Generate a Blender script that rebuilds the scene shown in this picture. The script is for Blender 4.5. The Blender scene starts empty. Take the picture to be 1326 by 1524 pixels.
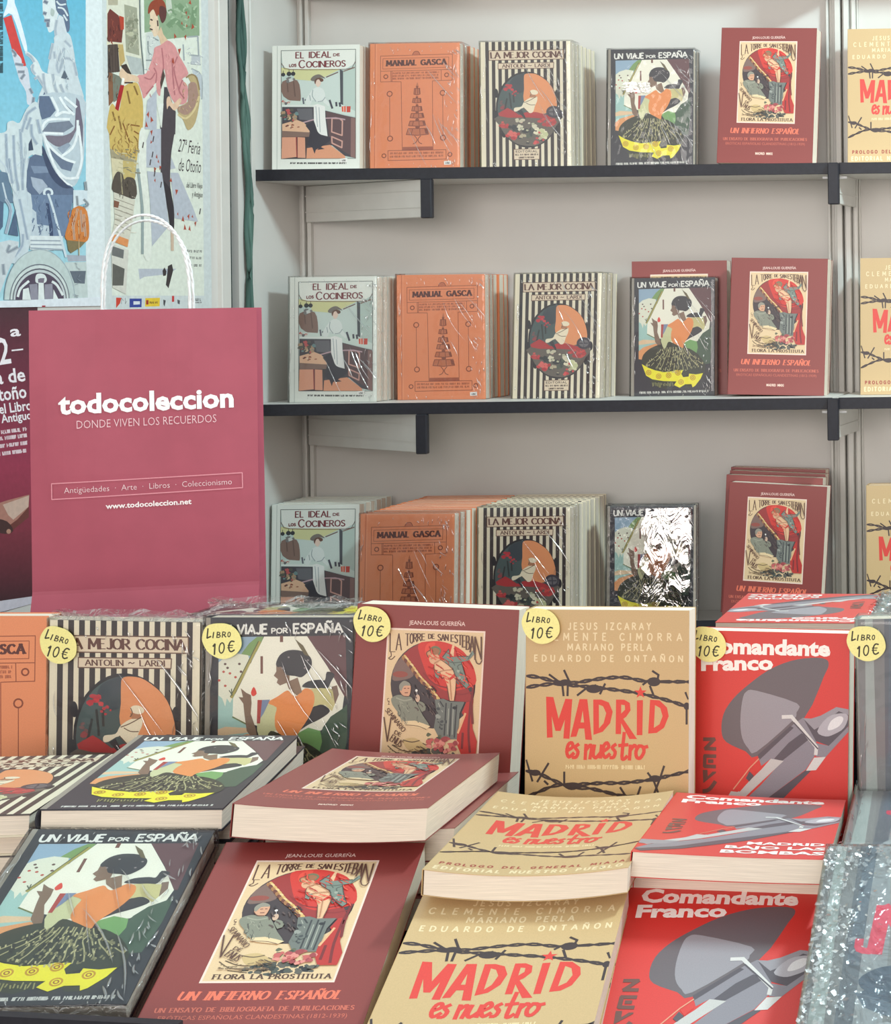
import bpy, bmesh, math, random
import numpy as np
from mathutils import Vector, Matrix, Euler
from mathutils.geometry import tessellate_polygon

sc = bpy.context.scene
COL = sc.collection
R = math.radians
# ------------------------------------------------------------------ camera
F, PPX, PPY, ROLL = 2450.0, 1700.0, 430.0, R(0.7)
CAM = Vector((0, 0, 1.5))
cd = bpy.data.cameras.new('camera')
cam = bpy.data.objects.new('camera', cd)
COL.objects.link(cam)
_c, _s = math.cos(ROLL), math.sin(ROLL)
cam.matrix_world = Matrix(((_c, _s, 0, CAM.x), (0, 0, -1, CAM.y), (-_s, _c, 0, CAM.z), (0, 0, 0, 1)))
cd.sensor_fit = 'VERTICAL'
cd.sensor_height = 24.0
cd.lens = F / 1524 * 24.0
cd.shift_x = (663 - PPX) / 1524
cd.shift_y = -(762 - PPY) / 1524
cd.clip_start = 0.05
sc.camera = cam
# ------------------------------------------------------------------ world, lamps, exposure
wd = bpy.data.worlds.new('world')
sc.world = wd
wd.use_nodes = True
_n = wd.node_tree
_bg = _n.nodes['Background']
_bg.inputs[1].default_value = 0.85
_tc = _n.nodes.new('ShaderNodeTexCoord')
_sx = _n.nodes.new('ShaderNodeSeparateXYZ')
_rp = _n.nodes.new('ShaderNodeValToRGB')
_rp.color_ramp.elements[0].position = 0.0
_rp.color_ramp.elements[0].color = (1.0, 0.90, 0.85, 1)
_rp.color_ramp.elements[1].position = 0.75
_rp.color_ramp.elements[1].color = (0.84, 0.98, 1.0, 1)
_n.links.new(_tc.outputs['Generated'], _sx.inputs[0])
_n.links.new(_sx.outputs['Z'], _rp.inputs[0])
_n.links.new(_rp.outputs[0], _bg.inputs[0])


def area(name, loc, target, sx, sy, power, col):
    l = bpy.data.lights.new(name, 'AREA')
    l.shape = 'RECTANGLE'
    l.size, l.size_y = sx, sy
    l.energy = power
    l.color = col
    o = bpy.data.objects.new(name, l)
    COL.objects.link(o)
    o.location = loc
    o.rotation_euler = (Vector(target) - Vector(loc)).to_track_quat('-Z', 'Y').to_euler()
    return o


LAMP = area('stall_lamp', (0.40, 1.98, 2.62), (-0.75, 2.3, 1.2), 0.30, 0.12, 27.0, (0.72, 0.96, 1.0))
DAY = area('street_daylight', (-0.2, -6.0, 2.55), (-0.8, 2.6, 1.3), 5.6, 2.8, 232.0, (1.0, 0.93, 0.88))
sc.view_settings.view_transform = 'Standard'
sc.view_settings.look = 'None'
sc.view_settings.gamma = 1
sc.view_settings.use_curve_mapping = False
sc.view_settings.exposure = 0.10

# ------------------------------------------------------------------ materials


def lin(c):
    return tuple(((v / 255) / 12.92 if v / 255 <= 0.04045 else ((v / 255 + 0.055) / 1.055) ** 2.4) for v in c)


MATS = {}


def mat(name, col=None, rough=0.5, noise=0.05, scale=60, spec=0.4, metal=0.0, bump=0.0, stretch=None, col2=None, sheen=0.18):
    if name in MATS:
        return MATS[name]
    m = bpy.data.materials.new(name)
    m.use_nodes = True
    nt = m.node_tree
    b = nt.nodes['Principled BSDF']
    b.inputs['Roughness'].default_value = rough
    b.inputs['Metallic'].default_value = metal
    b.inputs['Specular IOR Level'].default_value = spec
    tc = nt.nodes.new('ShaderNodeTexCoord')
    mp = nt.nodes.new('ShaderNodeMapping')
    nt.links.new(tc.outputs['Object'], mp.inputs[0])
    if stretch:
        mp.inputs['Scale'].default_value = stretch
    nz = nt.nodes.new('ShaderNodeTexNoise')
    nz.inputs['Scale'].default_value = scale
    nz.inputs['Detail'].default_value = 4
    nt.links.new(mp.outputs[0], nz.inputs['Vector'])
    if col is None:                      # printed sheet: colours of the inks are stored on the faces
        at = nt.nodes.new('ShaderNodeAttribute')
        at.attribute_name = 'ink'
        mr = nt.nodes.new('ShaderNodeMapRange')
        mr.inputs['From Min'].default_value = 0.3
        mr.inputs['From Max'].default_value = 0.7
        mr.inputs['To Min'].default_value = 1 - noise
        mr.inputs['To Max'].default_value = 1 + noise
        nt.links.new(nz.outputs[0], mr.inputs[0])
        vm = nt.nodes.new('ShaderNodeVectorMath')
        vm.operation = 'SCALE'
        nt.links.new(at.outputs['Color'], vm.inputs[0])
        nt.links.new(mr.outputs[0], vm.inputs['Scale'])
        nt.links.new(vm.outputs[0], b.inputs['Base Color'])
    else:
        rp = nt.nodes.new('ShaderNodeValToRGB')
        c1 = lin(col)
        c2 = lin(col2) if col2 else tuple(max(0, v * (1 - 2 * noise)) for v in c1)
        rp.color_ramp.elements[0].position = 0.35
        rp.color_ramp.elements[1].position = 0.65
        rp.color_ramp.elements[0].color = (*c2, 1)
        rp.color_ramp.elements[1].color = (*c1, 1)
        nt.links.new(nz.outputs[0], rp.inputs[0])
        nt.links.new(rp.outputs[0], b.inputs['Base Color'])
    if col is None:
        b.inputs['Sheen Weight'].default_value = sheen
        b.inputs['Sheen Roughness'].default_value = 0.35
    if bump:
        bp = nt.nodes.new('ShaderNodeBump')
        bp.inputs['Strength'].default_value = bump
        bp.inputs['Distance'].default_value = 0.001
        nt.links.new(nz.outputs[0], bp.inputs['Height'])
        nt.links.new(bp.outputs[0], b.inputs['Normal'])
    MATS[name] = m
    return m


def plastic(name, strength, scale, stretch, base, distort=1.5, haze=0.0):
    """clear cellophane: mostly see-through, glossy, crumpled by noise"""
    m = bpy.data.materials.new(name)
    m.use_nodes = True
    nt = m.node_tree
    nt.nodes.clear()
    out = nt.nodes.new('ShaderNodeOutputMaterial')
    mix = nt.nodes.new('ShaderNodeMixShader')
    tr = nt.nodes.new('ShaderNodeBsdfTransparent')
    gl = nt.nodes.new('ShaderNodeBsdfGlossy')
    gl.inputs['Roughness'].default_value = 0.07
    fr = nt.nodes.new('ShaderNodeLayerWeight')
    fr.inputs['Blend'].default_value = 0.25
    ma = nt.nodes.new('ShaderNodeMath')
    ma.operation = 'MULTIPLY_ADD'
    ma.use_clamp = True
    ma.inputs[1].default_value = 0.5
    ma.inputs[2].default_value = base
    tc = nt.nodes.new('ShaderNodeTexCoord')
    mp = nt.nodes.new('ShaderNodeMapping')
    mp.inputs['Scale'].default_value = stretch
    mp.inputs['Rotation'].default_value = (0, 0, 0.5)
    nz = nt.nodes.new('ShaderNodeTexNoise')
    nz.inputs['Scale'].default_value = scale
    nz.inputs['Detail'].default_value = 3
    nz.inputs['Distortion'].default_value = distort
    bp = nt.nodes.new('ShaderNodeBump')
    bp.inputs['Strength'].default_value = strength
    bp.inputs['Distance'].default_value = 0.004
    nt.links.new(tc.outputs['Object'], mp.inputs[0])
    nt.links.new(mp.outputs[0], nz.inputs['Vector'])
    nt.links.new(nz.outputs[0], bp.inputs['Height'])
    nt.links.new(bp.outputs[0], gl.inputs['Normal'])
    nt.links.new(bp.outputs[0], fr.inputs['Normal'])
    nt.links.new(fr.outputs['Fresnel'], ma.inputs[0])
    nt.links.new(ma.outputs[0], mix.inputs[0])
    nt.links.new(tr.outputs[0], mix.inputs[1])
    nt.links.new(gl.outputs[0], mix.inputs[2])
    nt.links.new(mix.outputs[0], out.inputs[0])
    MATS[name] = m
    return m


PRINT = mat('printed_card', None, 0.42, 0.05, 900, 0.8)
GLOSSPRINT = mat('printed_gloss', None, 0.30, 0.04, 700, 0.45)
PAINTED = mat('printed_poster', None, 0.5, 0.07, 130, 0.25)
PAPER = mat('printed_paper', None, 0.6, 0.05, 500, 0.2)
PAGES = mat('page_edges', (244, 230, 212), 0.8, 0.10, 40, 0.1, stretch=(0.6, 0.6, 60), bump=0.25)
PAGEW = mat('page_edges_white', (240, 236, 226), 0.8, 0.08, 40, 0.1, stretch=(0.6, 0.6, 60), bump=0.25)
LAMINATE = mat('white_laminate', (214, 211, 206), 0.45, 0.015, 6, 0.4)
ALU = mat('white_enamelled_aluminium', (214, 212, 206), 0.35, 0.03, 20, 0.5)
EDGE = mat('black_edge_band', (38, 38, 46), 0.45, 0.12, 120, 0.4)
BLACKCLOTH = mat('black_cloth', (30, 30, 36), 0.9, 0.15, 300, 0.1)
GROOVE = mat('groove_shade', (120, 118, 112), 0.6, 0.05, 20)
GREEN = mat('green_canvas', (92, 122, 112), 0.7, 0.14, 60, 0.3, stretch=(1, 1, 0.08), col2=(58, 86, 80))
DKGREEN = mat('dark_green_canvas', (28, 48, 50), 0.7, 0.1, 60, 0.3)
BAGM = mat('burgundy_kraft_paper', (176, 82, 100), 0.5, 0.035, 25, 0.35, bump=0.12)
CORD = mat('white_twisted_paper', (244, 244, 244), 0.6, 0.05, 300, 0.3)
FLOORM = mat('grey_paving', (120, 116, 110), 0.9, 0.15, 20)
WRAP = plastic('clear_cellophane', 0.55, 9.0, (1.0, 0.35, 1.0), 0.03)
WRAPFLAT = plastic('flat_cellophane', 0.25, 5.0, (1.0, 0.4, 1.0), 0.035)
WRAPCR = plastic('crumpled_cellophane', 1.0, 42.0, (1.0, 0.6, 1.0), 0.09, 3.0)
CREASE = plastic('film_crease', 0.25, 40.0, (1.0, 1.0, 1.0), 0.42, 1.0)
GLINT = plastic('film_glint', 0.3, 60.0, (1.0, 1.0, 1.0), 0.32, 1.0)
GLINT.node_tree.nodes['Glossy BSDF'].inputs['Roughness'].default_value = 0.22
GLARE_FILM = plastic('glare_film', 0.6, 30.0, (1.0, 0.5, 1.0), 0.40, 2.5)  # for the film sheets added to mirror the daylight
WRAPEDGE = plastic('creased_cellophane_rim', 1.0, 90.0, (1.0, 1.0, 1.0), 0.22, 2.0)

# ------------------------------------------------------------------ object helpers


def link(name, me, parent=None, loc=None, rot=None, label=None, cat=None, group=None, kind=None):
    o = bpy.data.objects.new(name, me)
    COL.objects.link(o)
    if parent:
        o.parent = parent
    if loc is not None:
        o.location = loc
    if rot is not None:
        o.rotation_euler = rot
    for k, v in (('label', label), ('category', cat), ('group', group), ('kind', kind)):
        if v:
            o[k] = v
    return o


def new_bm():
    return bmesh.new()


def box(bm, x0, y0, z0, x1, y1, z1, bev=0.0, seg=1, mi=0):
    r = bmesh.ops.create_cube(bm, size=1)
    vs = r['verts']
    bmesh.ops.scale(bm, vec=(x1 - x0, y1 - y0, z1 - z0), verts=vs)
    bmesh.ops.translate(bm, vec=((x0 + x1) / 2, (y0 + y1) / 2, (z0 + z1) / 2), verts=vs)
    fs = set(f for v in vs for f in v.link_faces)
    for f in fs:
        f.material_index = mi
    if bev:
        es = list(set(e for v in vs for e in v.link_edges))
        bmesh.ops.bevel(bm, geom=es, offset=bev, segments=seg, affect='EDGES', clamp_overlap=True)


def done(bm, name, *mats, smooth=False):
    bmesh.ops.recalc_face_normals(bm, faces=bm.faces)
    me = bpy.data.meshes.new(name)
    bm.to_mesh(me)
    bm.free()
    for m in mats:
        me.materials.append(m)
    if smooth:
        for p in me.polygons:
            p.use_smooth = True
    return me


def tube(bm, pts, rad, sides=8, cap=True):
    """a tube swept along pts; rad is one radius or a list"""
    n = len(pts)
    pts = [Vector(p) for p in pts]
    rings = []
    up = Vector((0, 0, 1))
    for i, p in enumerate(pts):
        t = (pts[min(i + 1, n - 1)] - pts[max(i - 1, 0)]).normalized()
        a = t.cross(up)
        if a.length < 1e-3:
            a = t.cross(Vector((0, 1, 0)))
        a.normalize()
        b = t.cross(a)
        r = rad[i] if isinstance(rad, (list, tuple)) else rad
        rings.append([bm.verts.new(p + (a * math.cos(2 * math.pi * k / sides) + b * math.sin(2 * math.pi * k / sides)) * r) for k in range(sides)])
    for i in range(n - 1):
        for k in range(sides):
            bm.faces.new((rings[i][k], rings[i][(k + 1) % sides], rings[i + 1][(k + 1) % sides], rings[i + 1][k]))
    if cap:
        bm.faces.new(rings[0][::-1])
        bm.faces.new(rings[-1])


def at_px(px, py, Y):
    """world point at depth Y seen at pixel (px, py) of the 1326x1524 frame"""
    a, b = px - PPX, py - PPY
    u = a * _c - b * _s
    v = a * _s + b * _c
    return Vector((u * Y / F, Y, CAM.z - v * Y / F))


def on_wall(px, py, X):
    a, b = px - PPX, py - PPY
    u = a * _c - b * _s
    v = a * _s + b * _c
    Y = X * F / u
    return Vector((X, Y, CAM.z - v * Y / F))


# ------------------------------------------------------------------ vector drawing for everything printed


def catmull(pts, closed=True, n=4):
    P = [np.array(p, float) for p in pts]
    m = len(P)
    out = []
    rng = range(m) if closed else range(m - 1)
    for i in rng:
        if closed:
            p0, p1, p2, p3 = P[i - 1], P[i], P[(i + 1) % m], P[(i + 2) % m]
        else:
            p0, p1, p2, p3 = P[max(i - 1, 0)], P[i], P[i + 1], P[min(i + 2, m - 1)]
        for k in range(n):
            t = k / n
            out.append(tuple(0.5 * ((2 * p1) + (-p0 + p2) * t + (2 * p0 - 5 * p1 + 4 * p2 - p3) * t * t + (-p0 + 3 * p1 - 3 * p2 + p3) * t ** 3)))
    if not closed:
        out.append(tuple(P[-1]))
    return out


def ell(cx, cy, rx, ry, rot=0, n=20):
    c, s = math.cos(R(rot)), math.sin(R(rot))
    return [(cx + rx * math.cos(a) * c - ry * math.sin(a) * s, cy + rx * math.cos(a) * s + ry * math.sin(a) * c) for a in (2 * math.pi * k / n for k in range(n))]


def homography(src, dst):
    A, B = [], []
    for (x, y), (u, v) in zip(src, dst):
        A.append([x, y, 1, 0, 0, 0, -u * x, -u * y]); B.append(u)
        A.append([0, 0, 0, x, y, 1, -v * x, -v * y]); B.append(v)
    h = np.linalg.solve(np.array(A, float), np.array(B, float))
    return np.append(h, 1).reshape(3, 3)


_H = [None]
_TX = {}


def font_tris(s, bold):
    """the built-in font as triangles, width 0..1, cap height 1"""
    k = (s, bold)
    if k in _TX:
        return _TX[k]
    if _H[0] is None:
        _H[0] = 1
        vs, _ = raw_text('H', 0)
        _H[0] = max(v[1] for v in vs)
    vs, tr = raw_text(s, bold)
    xs = [v[0] for v in vs]
    x0, w = min(xs), max(xs) - min(xs)
    vs = [((v[0] - x0) / w, v[1] / _H[0]) for v in vs]
    _TX[k] = (vs, tr)
    return _TX[k]


def raw_text(s, bold):
    c = bpy.data.curves.new('lettering', 'FONT')
    c.body = s
    c.resolution_u = 2
    c.offset = bold
    o = bpy.data.objects.new('lettering', c)
    m = bpy.data.meshes.new_from_object(o)
    vs = [(v.co.x, v.co.y) for v in m.vertices]
    tr = [tuple(p.vertices) for p in m.polygons]
    bpy.data.objects.remove(o)
    bpy.data.curves.remove(c)
    bpy.data.meshes.remove(m)
    return vs, tr


GL = {  # hand-lettered strokes: width; polylines (~ marks a curve), y up, cap height 1
    'A': (.78, "0,0 .39,1;.39,1 .78,0;.13,.33 .65,.33"), 'B': (.6, "0,0 0,1;~0,1 .4,.98 .5,.77 .38,.55 0,.53;~0,.53 .42,.52 .6,.28 .42,.02 0,0"),
    'C': (.72, "~.7,.82 .5,.98 .22,.93 .03,.68 .02,.35 .2,.07 .48,.01 .71,.18"), 'D': (.7, "0,0 0,1;~0,1 .4,.95 .66,.7 .68,.35 .45,.06 0,0"),
    'E': (.52, "0,0 0,1;0,1 .5,1;0,.53 .42,.53;0,0 .52,0"), 'F': (.5, "0,0 0,1;0,1 .5,1;0,.53 .4,.53"),
    'G': (.76, "~.7,.82 .5,.98 .22,.93 .03,.68 .02,.35 .2,.07 .48,.01 .72,.15;.72,.15 .72,.45;.72,.45 .45,.45"), 'H': (.66, "0,0 0,1;.66,0 .66,1;0,.52 .66,.52"),
    'I': (.1, ".05,0 .05,1"), 'J': (.45, "~.42,1 .42,.5 .4,.12 .22,0 .02,.1"), 'L': (.48, "0,1 0,0;0,0 .48,0"),
    'M': (.86, "0,0 .06,1;.06,1 .43,.25;.43,.25 .8,1;.8,1 .86,0"), 'N': (.68, "0,0 0,1;0,1 .68,0;.68,0 .68,1"),
    'O': (.8, "~.4,1 .12,.86 .02,.5 .12,.14 .4,0 .68,.14 .78,.5 .68,.86 .4,1"), 'P': (.55, "0,0 0,1;~0,1 .4,.97 .54,.74 .4,.5 0,.46"),
    'Q': (.8, "~.4,1 .12,.86 .02,.5 .12,.14 .4,0 .68,.14 .78,.5 .68,.86 .4,1;.5,.25 .8,-.12"), 'R': (.62, "0,0 0,1;~0,1 .4,.97 .54,.75 .4,.53 0,.5;.22,.5 .62,0"),
    'S': (.56, "~.52,.86 .36,.99 .14,.95 .05,.77 .17,.58 .4,.46 .53,.27 .43,.06 .2,0 .02,.13"), 'T': (.62, "0,1 .62,1;.31,1 .31,0"),
    'U': (.66, "~0,1 0,.4 .1,.08 .33,0 .56,.08 .66,.4 .66,1"), 'V': (.72, "0,1 .36,0;.36,0 .72,1"), 'Y': (.66, "0,1 .33,.5;.66,1 .33,.5;.33,.5 .33,0"),
    'Z': (.62, "0,1 .6,1;.6,1 0,0;0,0 .62,0"), 'Ñ': (.68, "0,0 0,1;0,1 .68,0;.68,0 .68,1;~.12,1.15 .26,1.25 .42,1.15 .58,1.25"), ' ': (.42, ""), '~': (.8, "~0,.42 .22,.62 .5,.4 .8,.6"),
    '-': (.3, "0,.5 .3,.5"), '.': (.1, ".03,0 .07,0.06"),
}


class Art:
    """a flat print, drawn as polygons in the pixels of one canvas and stored in metres"""

    def __init__(s, w, h, quad, bg):
        s.w, s.h = w, h
        s.H = homography(quad, [(0, h), (w, h), (w, 0), (0, 0)])
        s.base = s.H
        s.items = []
        s.jit = 0
        d = np.hypot(quad[1][0] - quad[0][0], quad[1][1] - quad[0][1])
        s.px = w / d
        s.uv([(0, 0), (1, 0), (1, 1), (0, 1)], bg)

    def m(s, p):
        v = s.H @ np.array([p[0], p[1], 1.0])
        return (v[0] / v[2], v[1] / v[2])

    def sub(s, src, dst):
        """further drawing happens in another canvas, whose quad src lies on quad dst of the base canvas"""
        s.H = s.base @ homography(src, dst)

    def main(s):
        s.H = s.base

    def add(s, verts, tris, col, clip=True):
        if clip:
            verts = [(min(max(x, 0), s.w), min(max(y, 0), s.h)) for x, y in verts]
        xs = [v[0] for v in verts]
        ys = [v[1] for v in verts]
        bb = (min(xs), min(ys), max(xs), max(ys))
        lv = 0
        for b2, l2, *_ in s.items:
            if b2[0] < bb[2] and b2[2] > bb[0] and b2[1] < bb[3] and b2[3] > bb[1] and l2 >= lv:
                lv = l2 + 1
        s.items.append((bb, lv, verts, tris, col))

    def uv(s, pts, col):
        vs = [(x * s.w, y * s.h) for x, y in pts]
        s.add(vs, tessellate_polygon([[Vector((*v, 0)) for v in vs]]), col)

    def p(s, col, pts, sm=0, grad=None):
        if sm:
            pts = catmull(pts, True, 3)
        vs = [s.m(q) for q in pts]
        tr = tessellate_polygon([[Vector((*v, 0)) for v in vs]])
        if grad:                      # two inks blended from top to bottom of the shape
            ys = [q[1] for q in pts]
            a, b = min(ys), max(ys)
            col = [tuple(c0 + (c1 - c0) * ((q[1] - a) / (b - a)) for c0, c1 in zip(col, grad)) for q in pts]
        s.add(vs, tr, col)

    def e(s, col, cx, cy, rx, ry, rot=0, n=18):
        s.p(col, ell(cx, cy, rx, ry, rot, n))

    def strokes(s, col, lines, wfun, sm=False):
        vs, tr = [], []
        for ln in lines:
            if sm and len(ln) > 2:
                ln = catmull(ln, False, 3)
            for i, (a, b) in enumerate(zip(ln[:-1], ln[1:])):
                dx, dy = b[0] - a[0], b[1] - a[1]
                L = math.hypot(dx, dy)
                if L < 1e-9:
                    continue
                dx, dy = dx / L, dy / L
                w = wfun(dx, dy, i / max(1, len(ln) - 1)) / 2
                ex = w * 0.45
                q = [(a[0] - dx * ex - dy * w, a[1] - dy * ex + dx * w), (b[0] + dx * ex - dy * w, b[1] + dy * ex + dx * w),
                     (b[0] + dx * ex + dy * w, b[1] + dy * ex - dx * w), (a[0] - dx * ex + dy * w, a[1] - dy * ex - dx * w)]
                k = len(vs)
                vs += [s.m(t) for t in q]
                tr += [(k, k + 1, k + 2), (k, k + 2, k + 3)]
        if vs:
            s.add(vs, tr, col)

    def l(s, col, pts, w, sm=False, taper=False):
        s.strokes(col, [pts], (lambda dx, dy, t: w * (1 - 0.8 * t)) if taper else (lambda dx, dy, t: w), sm)

    def ls(s, col, lines, w, sm=False):
        s.strokes(col, lines, lambda dx, dy, t: w, sm)

    def ring(s, col, cx, cy, r, w):
        s.l(col, ell(cx, cy, r, r, 0, 14) + [ell(cx, cy, r, r, 0, 14)[0]], w)

    def frame(s, p0, p1, h, up=None):
        dx, dy = p1[0] - p0[0], p1[1] - p0[1]
        L = math.hypot(dx, dy)
        if up is None:
            up = (dy / L, -dx / L)
        return dx, dy, up[0] * h, up[1] * h

    def t(s, col, txt, p0, p1, h, bold=0.0, up=None):
        vs, tr = font_tris(txt, bold)
        dx, dy, ux, uy = s.frame(p0, p1, h, up)
        s.add([s.m((p0[0] + dx * x + ux * y, p0[1] + dy * x + uy * y)) for x, y in vs], tr, col)

    def st(s, col, txt, p0, p1, h, wv, wh=None, serif=0, shear=0, up=None, gap=.2, boxes=None):
        """lettering with a broad pen: wv thickness of upright strokes, wh of level ones"""
        wh = wh or wv
        lay, x = [], 0
        for ch in txt:
            w, _g = GL[ch]
            lay.append((ch, x))
            x += w + gap
        tot = x - gap
        dx, dy, ux, uy = s.frame(p0, p1, h, up)
        lines, ser = [], []
        for i, (ch, x0) in enumerate(lay):
            for g in filter(None, GL[ch][1].split(';')):
                cv = g[0] == '~'
                pts = [tuple(map(float, q.split(','))) for q in g.lstrip('~').split()]
                if cv:
                    pts = catmull(pts, False, 2)
                q = [(p0[0] + dx * (x0 + a + shear * b) / tot + ux * b, p0[1] + dy * (x0 + a + shear * b) / tot + uy * b) for a, b in pts]
                lines.append(q)
                if serif and not cv and len(pts) == 2 and abs(pts[0][1] - pts[1][1]) > .4:
                    for a, b in pts:
                        if b in (0, 1):
                            xx = p0[0] + dx * (x0 + a + shear * b) / tot + ux * b
                            yy = p0[1] + dy * (x0 + a + shear * b) / tot + uy * b
                            Lh = math.hypot(dx, dy)
                            ser.append([(xx - dx / Lh * serif, yy - dy / Lh * serif), (xx + dx / Lh * serif, yy + dy / Lh * serif)])
        Lh = math.hypot(dx, dy)
        bx, by = dx / Lh, dy / Lh
        s.strokes(col, lines, lambda a, b, t: wh + (wv - wh) * (abs(-a * by + b * bx) ** 1.3 if (a * bx + b * by) * (a * by - b * bx + 1e-9) >= -9 else 1))
        if ser:
            s.ls(col, ser, max(wh * .8, wv * .3))

    def boxed(s, col, items, wv, wh):
        """letters each stretched into a box of its own (x0, x1, top, bottom)"""
        for ch, x0, x1, a, b in items:
            lines = []
            W = GL[ch][0]
            for g in filter(None, GL[ch][1].split(';')):
                pts = [tuple(map(float, q.split(','))) for q in g.lstrip('~').split()]
                if g[0] == '~':
                    pts = catmull(pts, False, 2)
                lines.append([(x0 + (x1 - x0) * u / W, b + (a - b) * v) for u, v in pts])
            s.strokes(col, lines, lambda dx, dy, t: wh + (wv - wh) * abs(dy))

    def fine(s, col, p0, p1, h, seed, w=3.0, fill=.62):
        """a line of lettering too small to read: upright ticks and short bars in word groups"""
        rnd = random.Random(seed)
        dx, dy, ux, uy = s.frame(p0, p1, h)
        L = math.hypot(dx, dy)
        x, lines = 0.0, []
        word = rnd.randint(3, 9)
        while x < 1:
            cw = h * rnd.uniform(.35, .6) / L
            if word == 0:
                x += cw * 1.1
                word = rnd.randint(3, 9)
                continue
            word -= 1
            f = lambda a, b: (p0[0] + dx * min(a, 1) + ux * b, p0[1] + dy * min(a, 1) + uy * b)
            lines.append([f(x, 0), f(x, 1)])
            k = rnd.random()
            if k < .6:
                lines.append([f(x, rnd.choice((0, .5, 1))), f(x + cw * fill, rnd.choice((0, .5, 1)))])
            if k > .4:
                lines.append([f(x + cw * fill, 0), f(x + cw * fill, 1)])
            x += cw * 1.25
        s.ls(col, lines, w)

    def blobs(s, cols, cx, cy, rx, ry, n, r0, r1, seed, sq=.8):
        rnd = random.Random(seed)
        for k in range(n):
            a, q = rnd.uniform(0, 6.28), math.sqrt(rnd.random())
            x, y = cx + rx * q * math.cos(a), cy + ry * q * math.sin(a)
            r = rnd.uniform(r0, r1)
            pts = [(x + r * rnd.uniform(.6, 1.2) * math.cos(t), y + r * sq * rnd.uniform(.6, 1.2) * math.sin(t)) for t in (6.283 * j / 7 for j in range(7))]
            s.p(rnd.choice(cols), pts)

    def dabs(s, cols, box_, n, L, w, ang=(0, 180), seed=1):
        """scattered brush strokes inside a box of the canvas"""
        rnd = random.Random(seed)
        for c in cols:
            lines = []
            for k in range(n):
                x, y = rnd.uniform(box_[0], box_[2]), rnd.uniform(box_[1], box_[3])
                t, q = R(rnd.uniform(*ang)), L * rnd.uniform(.4, 1.2)
                b = rnd.uniform(-.25, .25) * q
                lines.append([(x, y), (x + math.cos(t) * q / 2 + b, y + math.sin(t) * q / 2), (x + math.cos(t) * q, y + math.sin(t) * q)])
            s.strokes(c, lines, lambda dx, dy, t: w * rnd.uniform(.5, 1.1), True)

    def mesh(s, name, thick=0.0, material=None, warp=None, to3d=None, step=2.5e-5, cut=None, base=True, board=None):
        V, T, C = [], [], []
        rnd = random.Random(5)
        for bb, lv, verts, tris, col in s.items:
            k = len(V)
            z = lv * step
            multi = isinstance(col, list)
            loose = getattr(s, 'loose', True) and len(tris) > 60 or len(verts) == 2 * len(tris) or len(verts) > 250
            if not loose:
                V += [(x, y, z) for x, y in verts]
            for n, t in enumerate(tris):
                a, b, c = (verts[i] for i in t)
                cr = (b[0] - a[0]) * (c[1] - a[1]) - (b[1] - a[1]) * (c[0] - a[0])
                if abs(cr) < 1e-13:
                    continue
                t = t if cr > 0 else (t[0], t[2], t[1])
                if loose:             # pieces of a stroke overlap: each lies a hair above the last
                    zz = z + ((n // 2) % 9) * 2e-6
                    q = len(V)
                    V += [(*verts[i], zz) for i in t]
                    T.append((q, q + 1, q + 2))
                else:
                    T.append(tuple(k + i for i in t))
                for i in t:
                    C += [*lin(col[i] if multi else col), 1.0]
        if thick:                     # the board itself under the ink: sides and back of the sheet
            bc = lin(board or s.items[0][4])
            k = len(V)
            w, h = s.w, s.h
            V += [(0, 0, 0), (w, 0, 0), (w, h, 0), (0, h, 0), (0, 0, -thick), (w, 0, -thick), (w, h, -thick), (0, h, -thick)]
            for q in ((0, 4, 5, 1), (1, 5, 6, 2), (2, 6, 7, 3), (3, 7, 4, 0), (4, 7, 6, 5)):
                for t in ((q[0], q[1], q[2]), (q[0], q[2], q[3])):
                    T.append(tuple(k + i for i in t))
                    C += [*bc, 1.0] * 3
        me = bpy.data.meshes.new(name)
        me.from_pydata(V, [], T)
        at = me.color_attributes.new('ink', 'FLOAT_COLOR', 'CORNER')
        at.data.foreach_set('color', C)
        me.materials.append(material or PRINT)
        if warp:
            bm = bmesh.new()
            bm.from_mesh(me)
            for i in range(1, 12):
                g = bm.verts[:] + bm.edges[:] + bm.faces[:]
                bmesh.ops.bisect_plane(bm, geom=g, dist=1e-7, plane_co=(s.w * i / 12, 0, 0), plane_no=(1, 0, 0))
            for v in bm.verts:
                q = min(max(v.co.x / s.w, 0), 1) * 12      # straight between the cut lines, so that all layers bend alike
                i = min(int(q), 11)
                v.co.z += warp(i / 12, 0) * (i + 1 - q) + warp((i + 1) / 12, 0) * (q - i)
            bm.to_mesh(me)
            bm.free()
        if to3d:
            for v in me.vertices:
                v.co = to3d(v.co)
        me.update()
        return me

# ------------------------------------------------------------------ the prints
rnd = random.Random(11)


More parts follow.
